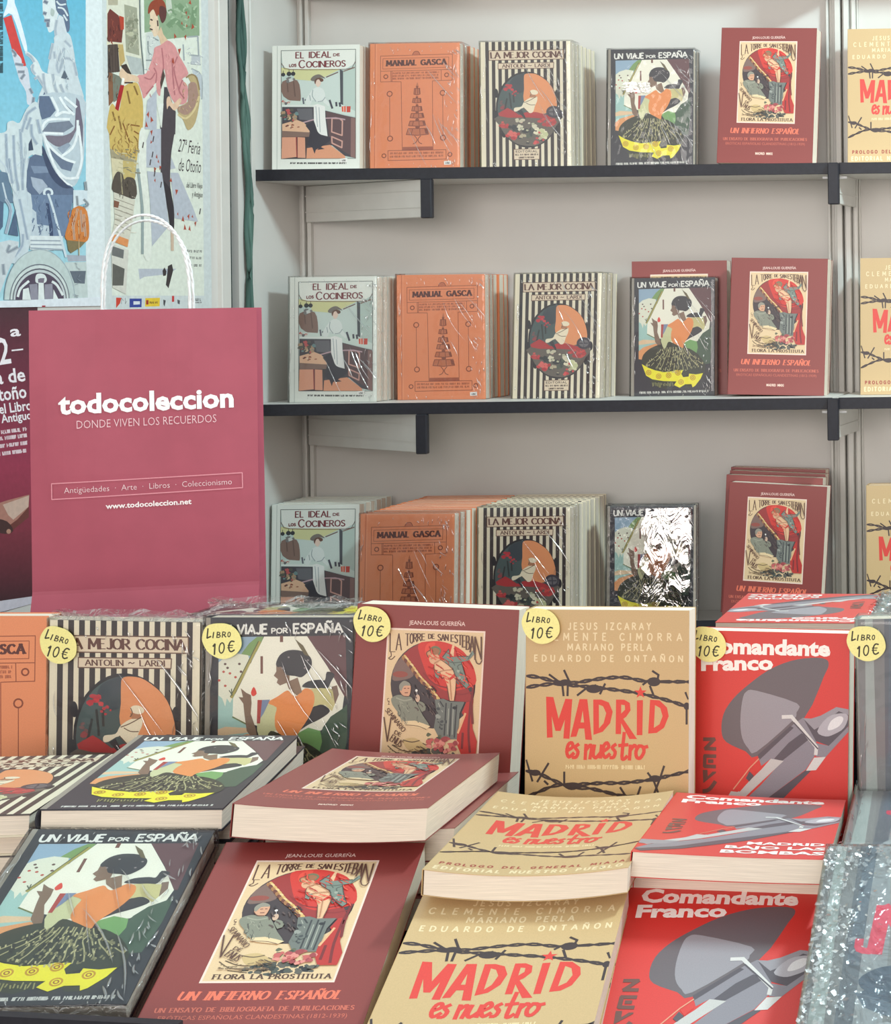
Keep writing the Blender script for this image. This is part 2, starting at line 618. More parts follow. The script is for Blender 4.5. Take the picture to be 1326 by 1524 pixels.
def art_madrid():
    a = Art(.17, .24, [(105, 130), (1258, 140), (1250, 1783), (105, 1775)], (202, 170, 122))
    cr, rd, dk, bg = (234, 212, 170), (218, 58, 48), (54, 38, 40), (202, 170, 122)
    a.st(cr, 'JESUS IZCARAY', (402, 272), (985, 274), 46, 9, gap=.7)
    a.st(cr, 'CLEMENTE CIMORRA', (175, 347), (1205, 352), 50, 9, gap=1.0)
    a.st(cr, 'MARIANO PERLA', (400, 418), (990, 420), 44, 9, gap=.6)
    a.st(cr, 'EDUARDO DE ONTAÑON', (165, 495), (1210, 500), 42, 9, gap=.9)

    def wire(pts, amp=9, per=95):
        P = catmull(pts, False, 6)
        d, A, B = 0, [], []
        for i, q in enumerate(P):
            if i:
                d += math.hypot(q[0] - P[i - 1][0], q[1] - P[i - 1][1])
            o = amp * math.sin(d / per * math.pi)
            A.append((q[0], q[1] + o))
            B.append((q[0], q[1] - o))
        a.ls(dk, [A, B], 14)
    wire([(108, 600), (200, 610), (360, 650), (470, 645), (640, 618), (800, 610), (960, 636), (1255, 640)])
    wire([(108, 680), (230, 662), (330, 655), (500, 672), (700, 692), (900, 720), (1100, 768), (1255, 818)])
    wire([(108, 1265), (200, 1285), (330, 1342), (430, 1382), (560, 1385), (800, 1438), (980, 1452), (1255, 1520)])
    wire([(108, 1452), (310, 1368), (450, 1360), (640, 1348), (800, 1345), (1000, 1320), (1255, 1263)])
    for k in ((385, 645, 45, 22), (585, 690, 55, 30), (1010, 640, 46, 32), (1240, 810, 22, 26), (175, 1278, 38, 22), (440, 1365, 58, 22), (1020, 1315, 44, 24), (860, 1448, 60, 22)):
        a.e(dk, *k)
    for q in ([(375, 560), (425, 665)], [(402, 650), (400, 738)], [(362, 655), (372, 738)], [(270, 590), (345, 645)], [(470, 735), (540, 680), (600, 665)], [(630, 725), (665, 655)],
              [(1000, 565), (1042, 592), (1035, 625)], [(932, 660), (985, 620)], [(982, 670), (1005, 728)], [(1240, 810), (1240, 935)], [(1232, 715), (1252, 760)],
              [(110, 1190), (155, 1335)], [(268, 1212), (190, 1340)], [(380, 1272), (380, 1365)], [(968, 1275), (1010, 1330), (1045, 1425)], [(1082, 1228), (1055, 1310), (1008, 1432)],
              [(775, 1378), (815, 1440)], [(917, 1372), (890, 1450)], [(240, 1335), (265, 1358)]):
        a.l(dk, q, 15)
    for q in ([(248, 745), (300, 748), (338, 900), (385, 760), (434, 763), (415, 1040), (372, 1038), (382, 905), (352, 985), (316, 985), (288, 880), (297, 1030), (256, 1033)],
              [(485, 762), (540, 762), (575, 1048), (528, 1045), (520, 968), (482, 968), (464, 1024), (422, 1028)],
              [(582, 765), (640, 765), (692, 785), (720, 850), (702, 930), (650, 990), (585, 1012)],
              [(743, 765), (800, 765), (840, 788), (846, 840), (815, 885), (795, 900), (892, 1040), (838, 1040), (780, 930), (779, 1006), (741, 1006)],
              [(890, 770), (933, 768), (929, 1013), (890, 1013)],
              [(983, 765), (1050, 770), (1102, 820), (1114, 880), (1082, 960), (1030, 997), (970, 1002)]):
        a.p(rd, q)
    for q in ([(494, 925), (518, 925), (508, 842)], [(622, 800), (652, 812), (674, 860), (656, 930), (624, 966)], [(780, 800), (805, 804), (807, 835), (780, 862)], [(1018, 803), (1055, 824), (1071, 880), (1050, 936), (1010, 962)]):
        a.p(bg, q)
    star = []
    for i in range(10):
        r = 46 if i % 2 == 0 else 18
        star.append((915 + r * math.sin(i * math.pi / 5), 715 - r * math.cos(i * math.pi / 5)))
    a.p(rd, star)
    for q in ([(400, 1122), (438, 1098), (432, 1068), (408, 1080), (397, 1130), (412, 1167), (446, 1140)], [(480, 1078), (456, 1100), (476, 1130), (464, 1166), (438, 1170)],
              [(532, 1080), (527, 1182)], [(530, 1122), (560, 1085), (572, 1102), (560, 1178)], [(592, 1084), (584, 1150), (602, 1172), (632, 1140)], [(642, 1084), (634, 1172)],
              [(656, 1126), (692, 1098), (682, 1068), (660, 1085), (651, 1135), (668, 1169), (700, 1145)], [(742, 1078), (718, 1100), (738, 1130), (728, 1166), (704, 1170)],
              [(802, 996), (786, 1160), (800, 1180), (822, 1160)], [(765, 1086), (826, 1080)], [(846, 1084), (839, 1184)], [(843, 1122), (872, 1085), (888, 1098)],
              [(906, 1088), (885, 1125), (890, 1166), (915, 1172), (940, 1130), (932, 1094), (906, 1088)], [(930, 1102), (965, 1092)]):
        a.l(rd, q, 24, True)
    a.fine((236, 214, 168), (392, 1248), (945, 1250), 26, 3, 5)
    a.st((158, 60, 46), 'PROLOGO DEL GENERAL MIAJA', (160, 1648), (1200, 1652), 36, 10, gap=.7)
    a.st(cr, 'EDITORIAL NUESTRO PUEBLO', (150, 1732), (1200, 1736), 46, 12, gap=.6)
    return a


def art_comandante():
    a = Art(.17, .24, [(85, 280), (1062, 308), (1060, 1690), (60, 1660)], (214, 54, 47))
    wh, dk = (250, 244, 236), (104, 94, 98)
    G1, G2, LT, D2 = (152, 146, 152), (138, 132, 140), (196, 192, 188), (84, 76, 84)
    a.p(dk, [(430, 610), (560, 520), (700, 465), (830, 447), (915, 455), (935, 490), (905, 560), (780, 812), (500, 1028), (420, 1000), (300, 945), (270, 880), (282, 780), (340, 690)], 1)
    a.p(G1, [(425, 645), (490, 640), (740, 715), (738, 770), (712, 820), (490, 1003), (440, 985), (400, 920), (388, 820), (400, 700)], 1)
    a.p(G2, [(500, 1030), (725, 835), (780, 800), (860, 880), (865, 1010), (800, 1108), (470, 1347), (370, 1337), (520, 1200), (640, 1070), (580, 1045), (520, 1088)])
    a.p(D2, [(498, 1022), (700, 850), (722, 860), (505, 1055)])
    a.p(D2, [(600, 1045), (690, 950), (770, 893), (832, 918), (650, 1058)])
    a.p(LT, [(580, 1045), (660, 1058), (350, 1337), (110, 1500), (80, 1480), (280, 1320), (330, 1240), (372, 1245), (520, 1110)])
    a.p(G2, [(370, 1335), (480, 1345), (250, 1520), (100, 1592), (64, 1585), (120, 1500)])
    a.p(G1, [(64, 1400), (262, 1400), (200, 1470), (110, 1492), (64, 1482)])
    a.p(D2, [(830, 1118), (592, 1347), (300, 1555), (100, 1640), (62, 1600), (260, 1515), (470, 1345), (800, 1112)])
    a.p(D2, [(780, 802), (860, 850), (1000, 758), (1061, 758), (1061, 850), (945, 970), (860, 940)])
    a.p(G1, [(778, 803), (830, 806), (890, 788), (985, 738), (1061, 752), (1061, 786), (1000, 762), (890, 850), (850, 872)])
    a.p(G2, [(855, 950), (940, 968), (1061, 852), (1061, 885), (920, 1036), (860, 1032)])
    a.p((178, 172, 178), [(868, 882), (930, 800), (1010, 775), (1058, 790), (1035, 860), (975, 898), (920, 912)], 1)
    a.p((226, 222, 222), [(932, 868), (955, 818), (1005, 792), (1030, 808), (1005, 850), (955, 874)], 1)
    a.p((214, 210, 206), [(850, 1038), (922, 1034), (862, 1113), (800, 1117)])
    a.l((216, 212, 208), [(652, 796), (708, 794), (864, 975), (860, 1018)], 22)
    a.l(D2, [(722, 830), (872, 985)], 8)
    a.l((222, 150, 120), [(345, 1228), (448, 1100), (505, 1045)], 7)
    a.p((214, 54, 47), [(450, 1110), (500, 1065), (512, 1100), (475, 1146)])
    a.p((214, 54, 47), [(360, 1232), (420, 1168), (442, 1182), (385, 1243)])
    a.p(D2, [(424, 1162), (446, 1120), (474, 1148), (445, 1182)])
    a.t(wh, 'Comandante', (150, 412), (944, 436), 84, .042)
    a.t(wh, 'Franco', (143, 517), (592, 514), 78, .042)
    zc = (112, 70, 62)
    a.ls(zc, [[(160, 928), (226, 928)], [(226, 928), (168, 984)], [(168, 984), (232, 986)], [(164, 1028), (232, 1030)], [(166, 1028), (164, 1090)], [(164, 1090), (230, 1092)], [(190, 1060), (214, 1060)]], 22)
    a.p(zc, [(152, 1112), (182, 1112), (184, 1150), (214, 1122), (236, 1122), (236, 1130), (156, 1192)])
    a.l(zc, [(230, 1184), (205, 1218), (180, 1236), (156, 1240)], 24, True)
    a.t(wh, 'MADRID', (612, 1416), (1020, 1420), 52, .035)
    a.t(wh, 'BAJO LAS', (508, 1506), (1030, 1510), 54, .035)
    a.t(wh, 'BOMBAS', (495, 1604), (1030, 1610), 60, .035)
    return a


def art_viaje():
    K, W_ = (48, 48, 56), (238, 236, 228)
    a = Art(.15, .21, [(80, 140), (1003, 150), (980, 1480), (60, 1480)], K)
    a.p((152, 144, 132), [(80, 140), (108, 141), (94, 1480), (60, 1480)])
    a.p((150, 176, 196), [(158, 268), (440, 266), (400, 420), (158, 440)])
    a.p((126, 158, 96), [(300, 378), (350, 310), (400, 268), (440, 266), (420, 340), (370, 392)])
    a.p((165, 200, 192), [(155, 640), (250, 600), (350, 850), (350, 940), (152, 990)])
    a.p((228, 228, 208), [(158, 430), (200, 395), (270, 372), (345, 385), (360, 440), (250, 650), (230, 690), (210, 660), (200, 712), (180, 660), (156, 640)])
    a.p((228, 196, 158), [(152, 860), (200, 842), (330, 850), (345, 880), (152, 902)])
    a.p((228, 158, 104), [(150, 1062), (150, 975), (200, 930), (340, 888), (400, 920), (300, 965), (190, 1070)])
    a.p((242, 238, 220), [(445, 266), (715, 266), (840, 460), (920, 600), (944, 650), (932, 735), (800, 868), (640, 885), (420, 880), (420, 840), (328, 820), (246, 775), (250, 660), (430, 300)])
    a.l((110, 120, 70), [(246, 780), (330, 825)], 9)
    a.p((104, 68, 72), [(715, 266), (955, 262), (962, 650), (944, 650), (900, 570), (840, 455)])
    a.p((70, 92, 74), [(962, 700), (935, 730), (860, 780), (810, 850), (780, 960), (790, 1040), (870, 1130), (935, 1120), (962, 900)])
    a.p((120, 166, 100), [(645, 890), (720, 850), (795, 872), (805, 940), (785, 1015), (700, 970)])
    a.l((168, 156, 84), [(418, 300), (240, 655)], 17)
    a.l((84, 84, 50), [(410, 296), (232, 650)], 5)
    a.ls((118, 74, 62), [[(555, 266), (555, 298)]], 20)
    a.ls((118, 74, 62), [[(430, 395), (430, 500)]], 16)
    for x, y, c in ((200, 440, 0), (290, 440, 0), (190, 490, 1), (230, 500, 1), (265, 525, 1), (162, 545, 1), (200, 580, 1), (215, 465, 0), (300, 490, 0)):
        a.e(((96, 66, 60), (190, 84, 70))[c], x, y, 9, 8, n=7)
    a.ls((80, 92, 76), [[(225, 610), (245, 640)], [(240, 600), (242, 640)]], 6)
    a.p((58, 56, 62), [(682, 590), (720, 555), (790, 545), (825, 548), (838, 495), (885, 512), (862, 560), (835, 606), (760, 600)], 1)
    a.p((132, 106, 92), [(868, 590), (900, 582), (912, 640), (888, 700), (862, 690)])
    a.p((208, 198, 140), [(735, 602), (800, 598), (872, 606), (886, 700), (868, 746), (825, 706), (762, 722), (740, 700)])
    a.p((54, 52, 58), [(648, 872), (735, 735), (770, 712), (812, 705), (856, 745), (800, 792), (720, 832)], 1)
    a.p((206, 206, 160), [(440, 690), (490, 680), (530, 690), (530, 860), (490, 880), (450, 965), (420, 930), (400, 870), (400, 820)])
    a.p((234, 146, 82), [(468, 690), (530, 650), (590, 612), (620, 640), (650, 648), (700, 600), (750, 620), (758, 690), (720, 790), (655, 890), (642, 945), (590, 930), (520, 865), (512, 780), (522, 720)], 1)
    a.p((176, 66, 62), [(403, 672), (432, 672), (418, 822), (398, 822)])
    a.p((126, 140, 170), [(432, 672), (482, 670), (440, 760), (420, 790)])
    a.p((140, 112, 92), [(585, 560), (655, 530), (682, 622), (650, 645), (600, 602)])
    a.p((136, 108, 90), [(522, 455), (560, 450), (604, 500), (604, 556), (545, 580), (524, 562), (532, 540), (506, 517), (522, 490)])
    a.p((56, 54, 60), [(520, 440), (545, 385), (600, 355), (680, 360), (735, 400), (744, 450), (722, 492), (680, 528), (640, 520), (580, 510), (556, 462), (532, 462)], 1)
    a.p((108, 96, 66), [(640, 283), (690, 325), (728, 395), (700, 385), (668, 335)])
    for x, y in ((720, 420), (700, 470), (600, 400), (560, 470)):
        a.e((150, 140, 140), x, y, 7, 6, n=6)
    a.p((132, 106, 88), [(298, 596), (332, 625), (362, 640), (366, 690), (360, 760), (390, 850), (400, 905), (365, 912), (335, 870), (320, 760), (314, 695), (284, 652), (312, 655)])
    a.p((222, 66, 54), [(362, 625), (380, 588), (398, 630), (375, 648)], 1)
    sk = (54, 58, 46)
    a.p(sk, [(182, 1090), (205, 1010), (285, 940), (400, 900), (425, 960), (455, 930), (485, 870), (560, 900), (640, 945), (710, 950), (810, 1020), (880, 1130), (876, 1215), (820, 1255), (700, 1240), (640, 1280), (560, 1205), (420, 1205), (300, 1170), (205, 1115)], 1)
    a.p(sk, [(262, 1298), (420, 1318), (545, 1318), (530, 1362), (450, 1402), (340, 1372)])
    a.p(sk, [(640, 1352), (732, 1345), (742, 1385), (680, 1392)])
    ye = (240, 228, 52)
    a.p(ye, [(184, 1118), (255, 1160), (330, 1190), (430, 1212), (530, 1202), (560, 1190), (640, 1192), (620, 1235), (640, 1272), (700, 1265), (705, 1232), (780, 1242), (858, 1228), (830, 1292), (770, 1370), (742, 1387), (730, 1350), (660, 1352), (600, 1390), (538, 1360), (565, 1318), (420, 1313), (300, 1292), (232, 1250)])
    lines = []
    for i in range(13):
        t = i / 12
        x0, x1 = 430 + 250 * t, 235 + 610 * t
        y0, y1 = 930 + 25 * abs(t - .4), 1120 + 90 * math.sin(math.pi * t)
        lines.append([(x0 + (x1 - x0) * (k / 5) ** 1.3 + rnd.uniform(-6, 6), y0 + (y1 - y0) * k / 5) for k in range(6)])
    a.ls((176, 170, 126), lines, 7, True)
    dots = []
    for i in range(230):
        t, k = rnd.random(), rnd.uniform(.1, 1)
        x0, x1 = 400 + 300 * t, 200 + 680 * t
        x = x0 + (x1 - x0) * k ** 1.2
        y = 930 + (190 + 90 * math.sin(math.pi * t)) * k
        dots.append([(x, y), (x + rnd.uniform(-8, 8), y + 16)])
    a.ls((134, 130, 94), dots[:110], 10)
    a.ls((196, 188, 140), dots[110:180], 7)
    a.ls((40, 42, 38), dots[180:], 13)
    a.ls((150, 146, 96), [[(x, rnd.uniform(1325, 1345)), (x + rnd.uniform(-6, 10), rnd.uniform(1355, 1385))] for x in range(300, 530, 17)], 7)
    for x, y in ((260, 1215), (370, 1258), (480, 1250), (582, 1222), (615, 1325), (745, 1278)):
        a.ring((200, 150, 44), x, y, 26, 9)
        a.ring((168, 110, 46), x, y, 11, 7)
    a.st(W_, 'UN VIAJE', (148, 248), (462, 247), 58, 13, gap=.17, shear=.05)
    a.st(W_, 'POR', (494, 245), (592, 244), 30, 8)
    a.st(W_, 'ESPAÑA', (632, 246), (936, 243), 58, 13, gap=.16)
    a.fine((210, 208, 200), (155, 1452), (915, 1440), 22, 9, 5)
    return a


def art_infierno():
    a = Art(.17, .24, [(98, 65), (1097, 85), (1040, 1497), (55, 1497)], (138, 56, 52))
    a.p((240, 212, 196), [(287, 213), (893, 222), (862, 1088), (258, 1078)])
    a.t((238, 204, 194), 'JEAN-LOUIS GUEREÑA', (420, 190), (768, 192), 25, .01)
    a.st((236, 116, 88), 'UN INFIERNO ESPAÑOL', (195, 1183), (905, 1192), 50, 13, 4, serif=9, shear=.25, gap=.28)
    a.st((206, 104, 84), 'UN ENSAYO DE BIBLIOGRAFIA DE PUBLICACIONES', (120, 1258), (985, 1262), 26, 6, 3, serif=5, gap=.28)
    a.t((206, 104, 84), 'ERÓTICAS ESPAÑOLAS CLANDESTINAS (1812-1939)', (145, 1306), (965, 1310), 25)
    a.t((246, 214, 196), 'MADRID  MMXI', (455, 1408), (632, 1410), 24, .03)
    a.sub([(133, 40), (1275, 82), (1182, 1668), (46, 1655)], [(287, 213), (893, 222), (862, 1088), (258, 1078)])
    a.p((226, 194, 152), [(150, 62), (1255, 100), (1165, 1645), (68, 1632)])
    a.e((66, 54, 58), 668, 692, 492, 498, 0, 40)
    rd = (208, 54, 46)
    a.p((126, 98, 90), [(225, 480), (270, 420), (330, 375), (430, 480), (440, 600), (300, 650), (195, 640)], 1)
    a.e((150, 74, 64), 290, 580, 90, 36)
    a.p((156, 48, 48), [(325, 350), (400, 285), (500, 232), (560, 300), (700, 640), (850, 760), (1060, 700), (1140, 860), (1060, 884), (870, 872), (740, 842), (600, 690), (480, 520)])
    a.p(rd, [(500, 232), (640, 198), (760, 198), (900, 238), (1020, 310), (1100, 420), (1155, 540), (1160, 680), (1020, 740), (820, 760), (640, 640), (540, 420)], 1)
    a.p((226, 74, 58), [(600, 230), (700, 215), (660, 330), (640, 420), (580, 330)], 1)
    a.l((140, 40, 42), [(560, 560), (700, 690), (900, 730), (1050, 700)], 16, True)
    a.l((140, 40, 42), [(880, 780), (1000, 800), (1120, 770)], 14, True)
    P = catmull([(335, 385), (430, 500), (520, 620), (620, 720), (725, 850)], False, 7)
    for i, q in enumerate(P):
        a.e(((216, 176, 110), (168, 116, 74), (230, 196, 140), (110, 60, 50))[i % 4], q[0] + 14 * (-1) ** i, q[1], 20, 36, -30, 7)
    rb = (134, 134, 118)
    a.p(rb, [(190, 860), (240, 825), (300, 815), (430, 840), (500, 930), (560, 1040), (640, 1160), (560, 1140), (340, 1115), (265, 1010), (205, 930)], 1)
    a.l((88, 86, 78), [(275, 930), (300, 1010), (290, 1060)], 14, True)
    a.l((160, 158, 140), [(250, 850), (340, 880), (430, 860)], 16, True)
    a.p((214, 160, 128), [(295, 720), (340, 690), (410, 695), (418, 760), (395, 830), (330, 825), (292, 780)], 1)
    a.p((148, 142, 128), [(284, 745), (288, 695), (340, 652), (400, 675), (412, 706), (340, 712), (308, 770)], 1)
    a.ls((110, 60, 54), [[(340, 740), (362, 738)], [(382, 738), (400, 738)], [(350, 790), (385, 788)]], 9)
    a.p(rb, [(515, 880), (560, 895), (600, 930), (590, 985), (550, 1005), (505, 930)])
    a.e((206, 172, 148), 500, 850, 27, 44)
    a.l((180, 170, 170), [(487, 770), (500, 820)], 6)
    a.e((240, 234, 226), 486, 762, 15, 15, n=8)
    sk, sk2 = (232, 186, 146), (184, 128, 96)
    a.p(sk, [(690, 470), (760, 400), (860, 470), (925, 540), (870, 610), (800, 625), (760, 560), (700, 550)], 1)
    a.p(sk, [(800, 600), (862, 640), (905, 780), (905, 872), (868, 872), (840, 700)])
    a.p(sk, [(875, 640), (948, 590), (938, 760), (922, 872), (884, 872), (868, 740)])
    a.p(sk, [(868, 350), (898, 235), (922, 240), (912, 372)])
    a.e((220, 168, 132), 690, 400, 62, 62)
    a.e((206, 150, 112), 625, 340, 30, 34)
    a.e((160, 106, 76), 700, 300, 68, 52)
    a.l((104, 116, 88), [(640, 290), (700, 262), (760, 300), (740, 350)], 16, True)
    a.ls(sk2, [[(700, 560), (800, 530), (900, 520)], [(870, 620), (880, 740), (890, 860)], [(690, 450), (740, 420), (770, 410)], [(650, 400), (700, 380)]], 9, True)
    te, te2 = (122, 134, 124), (84, 92, 86)
    a.p(te, [(786, 375), (860, 285), (872, 380), (960, 368), (1085, 365), (1130, 298), (1152, 340), (1085, 412), (1005, 430), (1045, 570), (1095, 690), (1060, 730), (950, 610), (905, 500), (830, 450)])
    a.p(te, [(700, 548), (762, 545), (742, 622), (704, 602)])
    a.ls(te2, [[(830, 420), (920, 440), (1000, 430)], [(870, 380), (930, 470)], [(1020, 450), (960, 480), (1000, 560)], [(1080, 400), (1120, 330)]], 10, True)
    a.blobs([te2, (160, 166, 152), te], 1000, 600, 60, 90, 14, 12, 24, 4)
    pl = (112, 116, 110)
    a.p(pl, [(690, 1180), (720, 1000), (700, 860), (800, 850), (870, 880), (1042, 880), (985, 1010), (962, 1300), (760, 1310)])
    a.ls((60, 62, 64), [[(830, 900), (810, 1260)], [(890, 900), (870, 1270)], [(950, 920), (925, 1280)], [(720, 1020), (760, 1180)], [(760, 880), (800, 940)]], 16, True)
    a.ls((172, 172, 160), [[(860, 960), (845, 1250)], [(912, 960), (900, 1250)], [(740, 900), (790, 1000)]], 8, True)
    a.e((44, 46, 50), 930, 950, 28, 18)
    a.blobs([pl, (70, 74, 76), (150, 152, 144)], 770, 1060, 60, 130, 16, 16, 34, 8)
    a.p((186, 46, 42), [(1010, 1000), (1060, 884), (1140, 862), (1125, 1000), (1132, 1180), (1180, 1320), (1165, 1470), (1000, 1470), (950, 1350), (960, 1200), (1040, 1050)])
    a.ls((122, 36, 40), [[(1110, 880), (1085, 1200), (1100, 1440)], [(1140, 700), (1120, 900), (1130, 1120)], [(1020, 1230), (1010, 1400)]], 26, True)
    a.l((228, 176, 130), [(1050, 1010), (985, 1180), (965, 1230)], 22, True)
    a.p((232, 204, 160), [(350, 1112), (470, 1105), (570, 1135), (650, 1165), (600, 1200), (420, 1170), (350, 1150)])
    a.l((120, 90, 70), [(360, 1155), (500, 1165), (600, 1200)], 8, True)
    a.p((206, 176, 124), [(330, 1340), (420, 1300), (500, 1315), (570, 1370), (640, 1440), (560, 1470), (400, 1450)], 1)
    a.ls((104, 84, 62), [[(330, 1330), (430, 1350), (520, 1330)], [(200, 1390), (330, 1450), (480, 1460)], [(150, 1400), (260, 1480), (420, 1500)], [(560, 1360), (640, 1400)], [(250, 1510), (420, 1540)]], 12, True)
    a.blobs([(56, 58, 56), (80, 84, 78), (44, 44, 48), (96, 92, 84)], 700, 1500, 320, 70, 46, 22, 46, 2)
    a.blobs([(96, 100, 78), (70, 74, 62)], 680, 1300, 90, 70, 10, 16, 34, 5)
    a.blobs([(196, 96, 92), (158, 66, 70), (222, 140, 128), (176, 80, 84)], 790, 1370, 180, 80, 34, 20, 44, 6)
    a.blobs([(120, 100, 70)], 360, 1470, 260, 50, 12, 8, 18, 7, .4)
    a.dabs([(176, 38, 38), (228, 84, 66)], (600, 250, 1080, 640), 16, 120, 12, (20, 60), 3)
    a.dabs([(104, 102, 92), (156, 154, 136)], (250, 880, 520, 1090), 9, 70, 9, (50, 90), 4)
    a.dabs([(48, 40, 46), (96, 78, 76)], (430, 700, 680, 1000), 10, 70, 14, (30, 70), 5)
    a.dabs([(120, 88, 62), (80, 60, 48)], (200, 1370, 620, 1530), 12, 70, 8, (-20, 30), 6)
    a.ls((92, 58, 50), [[(690, 470), (700, 550), (790, 620), (800, 600)], [(838, 700), (868, 872)], [(948, 590), (938, 760), (922, 872)], [(760, 400), (860, 470), (925, 540)], [(620, 380), (600, 330), (640, 300)], [(395, 830), (330, 825), (292, 780)]], 7, True)
    a.ls((60, 62, 60), [[(786, 375), (860, 285)], [(960, 368), (1085, 365)], [(1005, 430), (1045, 570), (1095, 690)], [(905, 500), (950, 610), (1060, 730)]], 7, True)
    br = (92, 58, 48)
    a.boxed(br, [('L', 165, 228, 108, 320), ('A', 238, 300, 110, 300), ('T', 345, 398, 110, 248), ('O', 402, 440, 108, 222), ('R', 447, 485, 108, 204), ('R', 492, 530, 108, 192), ('E', 542, 578, 110, 184),
                 ('D', 620, 652, 115, 166), ('E', 662, 690, 115, 166), ('S', 728, 762, 117, 188), ('A', 770, 806, 118, 188), ('N', 814, 848, 120, 188), ('E', 882, 916, 122, 200), ('S', 924, 958, 122, 214),
                 ('T', 964, 1008, 125, 238), ('E', 1016, 1050, 128, 262), ('B', 1060, 1098, 132, 288), ('A', 1104, 1150, 138, 318), ('N', 1160, 1232, 145, 400)], 15, 8)
    a.l(br, [(175, 320), (180, 370), (150, 395), (185, 408), (225, 372)], 11, True)
    a.l(br, [(1165, 400), (1180, 440), (1215, 450), (1238, 410)], 11, True)
    a.st(br, 'UN', (138, 862), (150, 930), 20, 6)
    a.st(br, 'SEMINARIO', (118, 1000), (325, 1240), 54, 9, 5, gap=.2)
    a.st(br, 'DE', (228, 1258), (300, 1290), 40, 9, 6)
    a.boxed(br, [('V', 105, 190, 1075, 1350)], 14, 10)
    a.st(br, 'ENUS', (175, 1335), (300, 1412), 78, 11, 6)
    a.fine((130, 104, 80), (165, 1502), (600, 1516), 14, 5, 4)
    a.main()
    a.st((84, 56, 46), 'FLORA LA PROSTITUTA', (312, 1054), (838, 1062), 28, 8, 3, serif=6, gap=.26)
    return a


